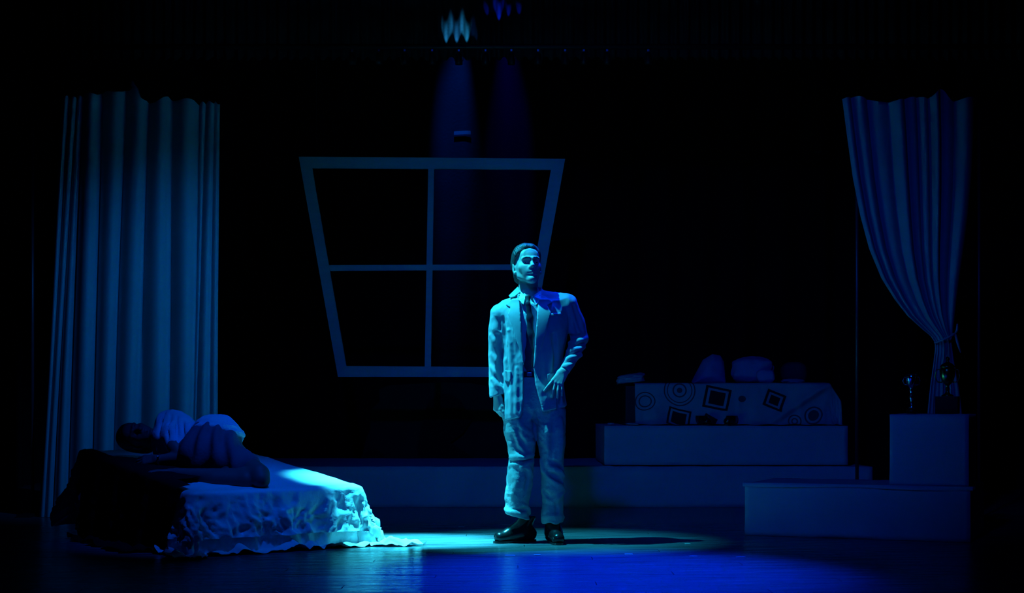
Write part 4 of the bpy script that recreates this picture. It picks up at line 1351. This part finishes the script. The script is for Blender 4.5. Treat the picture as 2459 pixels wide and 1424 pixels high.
# ---- trousers
F = Field(U(1195, 1262, -0.19), U(1372, 868, 0.19), 0.0042)
F.loft([zrow(1000), zrow(960), zrow(900), zrow(880)], [R_(12), R_(13), R_(9), R_(9)], [R_(62), R_(72), R_(64), R_(62)], [0, 0, 0, 0], [.085, .118, .105, .10], 2.2)
legR = [(1243, 985, 36, 0.0), (1248, 1030, 38, 0.0), (1252, 1062, 33.5, -.005), (1252, 1097, 29.5, -.01), (1249, 1130, 31, 0.0), (1247, 1160, 31.5, .005), (1241, 1192, 29, .005), (1241, 1222, 27, .0), (1246, 1262, 29, -.01)]
legL = [(1322, 985, 36, 0.0), (1321.5, 1030, 36.5, -.005), (1325, 1062, 32, -.01), (1326, 1097, 28, -.015), (1327, 1134, 26.5, -.01), (1327, 1168, 27.5, -.005), (1328, 1205, 24.5, 0.0), (1326, 1232, 27, -.005), (1326, 1262, 26, -.01)]
for leg in (legR, legL):
    F.chain([(U(x, y, d), R_(r)) for x, y, r, d in leg], 0.022, asp=(1, 1.18, 1))
def rid(pts, r=7, k=0.012, op='add', sink=0.5):
    out = []
    for (x0, y0), (x1, y1) in zip(pts[:-1], pts[1:]):
        for t in (0, 0.25, 0.5, 0.75):
            out.append(U2(x0 + (x1 - x0) * t, y0 + (y1 - y0) * t))
    out.append(U2(*pts[-1]))
    F.ridge(out, 1.35 * r / 412.0, k, op, sink * 0.75)
# folds read off the cloth
rid([(1225, 1100), (1250, 1101), (1278, 1096)], 5, 0.010, 'sub', 0.2)
rid([(1226, 1092), (1256, 1090), (1280, 1086)], 5, 0.012)
rid([(1224, 1112), (1246, 1107), (1254, 1112)], 4.5, 0.010)
rid([(1254, 1112), (1264, 1106), (1279, 1104)], 4.5, 0.010)
rid([(1252, 1117), (1268, 1118), (1278, 1138)], 4.5, 0.012)
rid([(1260, 1122), (1270, 1140), (1262, 1165)], 4, 0.012, 'sub', 0.3)
rid([(1232, 1125), (1240, 1150), (1232, 1185)], 5, 0.02)
rid([(1236, 1216), (1252, 1218), (1270, 1212)], 4.5, 0.010, 'sub', 0.3)
rid([(1214, 1216), (1230, 1224), (1262, 1228)], 5, 0.012)
rid([(1258, 1205), (1268, 1214), (1272, 1228)], 4, 0.010)
rid([(1244, 1022), (1250, 1050), (1268, 1075)], 5, 0.016, 'sub', 0.3)
rid([(1248, 1010), (1264, 1030), (1280, 1040)], 4, 0.014)
rid([(1250, 1030), (1266, 1050), (1282, 1058)], 4, 0.014)
rid([(1230, 1040), (1238, 1070), (1256, 1084)], 5, 0.016, 'sub', 0.3)
rid([(1286, 985), (1282, 1000), (1284, 1030), (1288, 1070)], 5, 0.014, 'sub', 0.2)
rid([(1270, 965), (1280, 985), (1290, 1010)], 5, 0.014)
for k_ in range(4):
    rid([(1296, 1006 + 13 * k_), (1308, 1018 + 13 * k_), (1318, 1034 + 13 * k_)], 3.5, 0.012)
rid([(1330, 1000), (1328, 1050), (1322, 1090)], 4.5, 0.016, 'sub', 0.3)
rid([(1344, 1002), (1345, 1050), (1342, 1088)], 6, 0.02)
rid([(1318, 1098), (1332, 1106), (1352, 1118)], 5.5, 0.010, 'sub', 0.2)
rid([(1300, 1098), (1306, 1122), (1318, 1136), (1338, 1156), (1354, 1172)], 6, 0.012)
rid([(1316, 1128), (1332, 1136), (1350, 1150)], 5.5, 0.010, 'sub', 0.2)
rid([(1330, 1118), (1344, 1126), (1353, 1136)], 4.5, 0.012)
rid([(1354, 1173), (1340, 1186), (1328, 1198)], 5, 0.012)
rid([(1304, 1172), (1318, 1186), (1330, 1184)], 5, 0.014, 'sub', 0.3)
rid([(1334, 1200), (1338, 1214), (1336, 1226)], 4, 0.010, 'sub', 0.3)
rid([(1299, 1236), (1320, 1232), (1352, 1236)], 5, 0.010)
F.cut(lambda X, Y, Z: np.where(X < R_(16), (1297 - (1226 + (X * 412 + 60) * 0.27)) / 412.0, (1297 - (1249 + 2 * np.sin(X * 90))) / 412.0) - Z + 0 * Y, 0.004)
V, Q = F.mesh()
N = vnormals(V, Q)
V = relax(V, Q, 3)
V = V + N * (0.0022 * fbm(V * np.array([14, 14, 26]), 3, 8) + 0.0015 * ridged(V * np.array([22, 22, 30]), 2, 3))[:, None]
tr = mk('trousers', V, Q, M['trousers'], man)
n = 40
v, f = [], []
ring = [(R_(9) + R_(65) * math.cos(t), 0.108 * math.sin(t)) for t in np.linspace(0, 2 * math.pi, n, endpoint=False)]
V = [(x, y, zrow(901)) for x, y in ring] + [(x, y, zrow(887)) for x, y in ring]
Fc = [[i, (i + 1) % n, (i + 1) % n + n, i + n] for i in range(n)]
be = mk('belt', V, Fc, M['belt'], man)
v, f = box_vf((R_(1), -0.110, zrow(894)), 0.030, 0.008, 0.022, 0.003)
mk('buckle', v, f, M['chrome'], be, smooth=False)

# ---- shirt
F = Field(U(1195, 912, -0.16), U(1378, 690, 0.16), 0.0045)
F.loft([zrow(908), zrow(890), zrow(850), zrow(800), zrow(760), zrow(728)], [R_(9), R_(9), R_(10), R_(12), R_(13), R_(13)], [R_(66), R_(63), R_(66), R_(74), R_(78), R_(66)], [0, 0, 0, 0, 0, .01], [.094, .097, .106, .112, .108, .085], 2.2)
F.cone(U(1268, 735, .0), U(1269, 700, .02), 0.085, 0.062, 0.03)
rid([(1258, 750), (1254, 800), (1258, 860)], 4, 0.012)
rid([(1284, 760), (1278, 820), (1272, 880)], 4, 0.012)
rid([(1260, 840), (1268, 860), (1266, 885)], 3, 0.010)
V, Q = F.mesh()
sh = mk('shirt', relax(V, Q, 1), Q, M['shirt'], man)
# shirt collar wings
def sheet3(pts, th=0.006):
    """thin folded panel from a polygon of 3-D points (fan), with thickness"""
    pts = [np.array(p, float) for p in pts]
    nrm = unit(np.cross(pts[1] - pts[0], pts[2] - pts[0]))
    if nrm[1] > 0: nrm = -nrm
    n = len(pts)
    V = [p + nrm * th / 2 for p in pts] + [p - nrm * th / 2 for p in pts]
    Fc = [list(range(n)), list(range(2 * n - 1, n - 1, -1))] + [[i, i + n, (i + 1) % n + n, (i + 1) % n] for i in range(n)]
    return np.array(V), Fc
v, f = sheet3([U(1247, 694, -0.030), U(1263, 707, -0.088), U(1257, 728, -0.104), U(1246, 716, -0.092)])
mk('collar_wing', v, f, M['shirt_collar'], sh, smooth=False)
v, f = sheet3([U(1298, 694, -0.030), U(1278, 707, -0.088), U(1286, 729, -0.104), U(1298, 714, -0.090)])
mk('collar_wing', v, f, M['shirt_collar'], sh, smooth=False)
F = Field(U(1240, 722, -0.13), U(1304, 680, 0.13), 0.004)
for k in range(16):
    t0, t1 = [math.radians(a) for a in (-75 + k * 20.6, -75 + (k + 1) * 20.6)]
    g = lambda t: U(1270 + 25 * math.cos(t), 709 - 9 * math.sin(t), 0.0) + np.array([0, 0.014 + 0.066 * math.sin(t), 0])
    F.cone(g(t0), g(t1), 0.007, 0.007, 0.006, asp=(1, 1, 2.0))
v, q = F.mesh()
mk('collar_band', v, q, M['shirt_collar'], sh)
# tie
F = Field(U(1245, 900, -0.17), U(1300, 698, -0.06), 0.0034)
F.cone(U(1267, 711, -0.100), U(1267, 727, -0.112), 0.017, 0.011, 0.006, asp=(1, 0.6, 1))
tie_pts = [(1268, 727, 6), (1272, 760, 7), (1273, 800, 8.5), (1271, 840, 9.5), (1269, 872, 9), (1268, 886, 3)]
for (x0, y0, w0), (x1, y1, w1) in zip(tie_pts[:-1], tie_pts[1:]):
    F.cone(U(x0, y0, -0.117), U(x1, y1, -0.117), R_(w0), R_(w1), 0.006, asp=(1, 0.28, 1))
v, q = F.mesh()
mk('tie', v, q, M['tie'], man)
# ---- jacket
F = Field(U(1160, 1016, -0.24), U(1428, 672, 0.20), 0.0040)
F.loft([zrow(1010), zrow(960), zrow(900), zrow(850), zrow(800), zrow(775), zrow(755), zrow(740), zrow(728), zrow(718)],
       [R_(14), R_(13.5), R_(10), R_(10), R_(13), R_(13), R_(13), R_(13), R_(13), R_(13)], [R_(76), R_(76), R_(72), R_(72), R_(80), R_(83), R_(85), R_(84), R_(80), R_(72)],
       [0.0, 0.0, 0, 0, 0, 0, 0, .003, .006, .010], [.145, .142, .132, .130, .134, .132, .127, .120, .110, .098], 2.3, 0.03)
F.cone(U(1258, 722, .012), U(1200, 745, .0), 0.066, 0.046, 0.035)
F.cone(U(1284, 716, .012), U(1360, 721, .0), 0.066, 0.050, 0.035)
F.cone(U(1270, 712, .03), U(1270, 735, .02), 0.085, 0.10, 0.03, asp=(1, 0.9, 1))
# sleeves
F.chain([(U(1199, 747, 0), R_(21)), (U(1193, 785, .005), R_(19.5)), (U(1191, 845, .01), R_(18)), (U(1192, 900, -.006), R_(17.5)), (U(1194, 955, -.024), R_(17.5))], 0.010)
F.chain([(U(1362, 727, 0), R_(25)), (U(1382, 770, .01), R_(22.5)), (U(1392, 806, .012), R_(20.5))], 0.014)
F.chain([(U(1392, 808, .010), R_(20)), (U(1376, 842, -.06), R_(17)), (U(1354, 886, -0.132), R_(12.5))], 0.010)
# folds
for pts, r, op in (
    ([(1184, 760), (1192, 790), (1204, 800)], 5, 'add'), ([(1180, 800), (1192, 820), (1206, 826)], 5, 'add'), 
    ([(1182, 845), (1194, 862), (1206, 866)], 5, 'add'), ([(1180, 875), (1192, 892), (1206, 898)], 5, 'add'), ([(1200, 850), (1198, 880), (1204, 910)], 5, 'sub'),
    ([(1184, 905), (1194, 920), (1206, 930)], 4, 'add'), ([(1198, 800), (1196, 830), (1200, 845)], 4, 'sub'),
    ([(1376, 730), (1388, 762), (1398, 792)], 4, 'sub'), ([(1370, 760), (1376, 790), (1386, 806)], 4, 'sub'),
    ([(1364, 800), (1382, 804), (1404, 798)], 4, 'sub'), ([(1368, 818), (1386, 816), (1408, 808)], 5.5, 'add'), ([(1366, 828), (1384, 827), (1404, 820)], 4, 'sub'),
    ([(1362, 838), (1380, 836), (1402, 828)], 5.5, 'add'), ([(1362, 848), (1378, 848), (1398, 840)], 4, 'sub'), ([(1358, 858), (1374, 855), (1394, 848)], 5, 'add'),
    ([(1354, 868), (1366, 866), (1382, 860)], 4, 'sub'), ([(1352, 874), (1362, 874), (1374, 868)], 4, 'add'),
    ([(1316, 800), (1320, 850), (1316, 905)], 7, 'add'), ([(1330, 800), (1334, 850), (1332, 880)], 6, 'sub'),
    ([(1222, 790), (1228, 850), (1232, 920), (1230, 985)], 6, 'add'), ([(1216, 830), (1218, 880), (1222, 930)], 5, 'sub'),
    ([(1242, 880), (1240, 930), (1240, 985)], 5, 'add'), ([(1208, 760), (1210, 800), (1212, 850)], 5, 'sub')):
    rid(pts, r, 0.012, op, 0.45 if op == 'add' else 0.15)
yl = ([690, 700, 780, 855, 900, 960, 985, 1003, 1016], [1243, 1248, 1251, 1256, 1257, 1256, 1253, 1244, 1232])
yr = ([690, 700, 780, 885, 920, 970, 1016], [1296, 1292, 1288, 1281, 1286, 1300, 1310])
def opening(X, Y, Z):
    py = 1297 - Z.ravel() * 412
    l = ((np.interp(py, *yl) - 1270) / 412)[None, None, :]; r = ((np.interp(py, *yr) - 1270) / 412)[None, None, :]
    inside = np.maximum(np.maximum(l - X, X - r), Y + 0.0)            # <0 inside the gap
    return -inside
F.cut(opening, 0.006)
F.cut(lambda X, Y, Z: (1297 - (1003 - (X * 412 + 55) * 0.235 + 0)) / 412 - Z + 0 * Y - np.where(X < R_(-58), 0.2, 0) - np.where(X > R_(92), 0.2, 0), 0.004)
F.cut(lambda X, Y, Z: np.where(X < R_(-58), (1297 - (950 - (X * 412 + 95) * 0.30)) / 412 - Z, -1) + 0 * Y, 0.004)   # right cuff
# neck hole
F.cone(U(1270, 660, 0.015), U(1270, 722, -0.01), 0.074, 0.070, 0.006, 'sub')
we, wd = U(1354, 886, -0.132), unit(U(1354, 886, -0.132) - U(1376, 842, -.06))
F.cut(lambda X, Y, Z: np.where((Y < -0.085) & (X > R_(66)), (X - we[0]) * wd[0] + (Y - we[1]) * wd[1] + (Z - we[2]) * wd[2] + 0.002, -1.0))
jv = F.v.copy()
V, Q = F.mesh()
N = vnormals(V, Q)
V = relax(V, Q, 3)
V = V + N * (0.0022 * fbm(V * np.array([16, 16, 10]), 3, 18) + 0.0018 * ridged(V * np.array([24, 24, 14]), 2, 13))[:, None]
jk = mk('jacket', V, Q, M['jacket'], man)

def panel(name, poly, th, m, base=None, back=False):
    """raised cloth panel lying on the jacket's front"""
    G = Field(F.lo, F.lo + F.h * (F.n - 1), F.h)
    poly = np.array([U2(*p) for p in poly])
    lo = poly.min(0) - 0.03; hi = poly.max(0) + 0.03
    i0, i1 = [int(np.clip((v - F.lo[0]) / F.h, 0, F.n[0])) for v in (lo[0], hi[0])]
    k0, k1 = [int(np.clip((v - F.lo[2]) / F.h, 0, F.n[2])) for v in (lo[1], hi[1])]
    j1 = int((0.02 - F.lo[1]) / F.h)
    xs, zs = F.ax[0][i0:i1][:, None], F.ax[2][k0:k1][None, :]
    n = len(poly); d2 = np.full((i1 - i0, k1 - k0), 1e9); ins = np.zeros((i1 - i0, k1 - k0), bool)
    for i in range(n):
        a, b = poly[i], poly[(i + 1) % n]
        ex_, ez = b - a
        t = np.clip(((xs - a[0]) * ex_ + (zs - a[1]) * ez) / (ex_ ** 2 + ez ** 2 + 1e-12), 0, 1)
        d2 = np.minimum(d2, (xs - a[0] - t * ex_) ** 2 + (zs - a[1] - t * ez) ** 2)
        c = ((a[1] > zs) != (b[1] > zs)) & (xs < ex_ * (zs - a[1]) / (ez if abs(ez) > 1e-9 else 1e-9) + a[0])
        ins ^= c
    d = np.sqrt(d2); d = np.where(ins, -d, d)[:, None, :]
    S = jv[i0:i1, :j1, k0:k1]
    val = np.maximum(np.maximum(S - th, d), -(S + 0.004))
    Fp = Field.__new__(Field)
    Fp.h = F.h; Fp.lo = F.lo + F.h * np.array([i0, 0, k0]); Fp.v = np.pad(val, ((0, 0), (0, 1), (0, 0)), constant_values=1.0).astype(np.float32)
    V, Q = Fp.mesh()
    return mk(name, relax(V, Q, 1, 0.35), Q, m, jk)
panel('lapel', [(1246, 702), (1232, 712), (1214, 728), (1226, 735), (1220, 750), (1234, 796), (1249, 842), (1258, 876), (1252, 790)], 0.008, M['jacket'])
panel('lapel', [(1294, 702), (1310, 708), (1327, 722), (1314, 731), (1322, 748), (1310, 796), (1293, 846), (1280, 884), (1286, 790)], 0.008, M['jacket'])
panel('pocket_flap', [(1212, 884), (1228, 886), (1226, 908), (1219, 914), (1212, 908)], 0.007, M['jacket'])
panel('pocket_flap', [(1312, 893), (1342, 888), (1344, 906), (1314, 911)], 0.006, M['jacket'])
panel('breast_pocket', [(1315, 750), (1346, 747), (1347, 754), (1316, 757)], 0.006, M['jacket'])
# stand-up collar
G = Field(U(1210, 735, -0.12), U(1336, 668, 0.14), 0.0036)
path = [(1246, 710, -0.062), (1241, 706, -0.03), (1238, 701, 0.012), (1244, 693, 0.056), (1257, 687, 0.080), (1272, 685, 0.086), (1288, 687, 0.080), (1300, 692, 0.056), (1305, 699, 0.012), (1302, 706, -0.03), (1296, 712, -0.062)]
for a, b in zip(path[:-1], path[1:]):
    G.cone(U(*a), U(*b), 0.0075, 0.0075, 0.006, asp=(1, 1, 2.6))
v, q = G.mesh()
mk('collar', v, q, M['jacket'], jk)
v, f = sheet3([U(1244, 684, -0.022), U(1249, 697, -0.046), U(1236, 708, -0.060), U(1226, 711, -0.052), U(1222, 706, -0.040)], 0.010)
mk('upturned_collar_flap', v, f, M['jacket'], jk, smooth=False)
for (x, y) in ((1262, 868), (1262, 905)):
    pass
# ---- shoes
SH = shoe_mesh(0.285, 0.10, hh=0.150)
SL = sole_mesh(0.285)
for px, py, yaw, yo in ((1238, 1297, -62, 0.0), (1331, 1303, 10, -0.035)):
    b = U(px, 1297, yo)
    a = math.radians(yaw)
    Rz = np.array([[math.cos(a), -math.sin(a), 0], [math.sin(a), math.cos(a), 0], [0, 0, 1]])
    so = mk('shoe', SH[0] @ Rz.T + b, SH[1], M['leather'], man)
    mk('sole', np.array(SL[0]) @ Rz.T + b, SL[1], M['leather'], so, smooth=False)
    v = []
    lac = []
    for k in range(4):
        yy = -0.036 + 0.026 * k; zz = 0.088 + 0.012 * k
        lac.append(tube([(-0.018, yy, zz - 0.004), (0, yy - 0.004, zz + 0.006), (0.018, yy, zz - 0.004)], 0.0024, 6))
    v, f = joinvf(*lac)
    mk('laces', np.array(v) @ Rz.T + b, f, M['belt'], so)
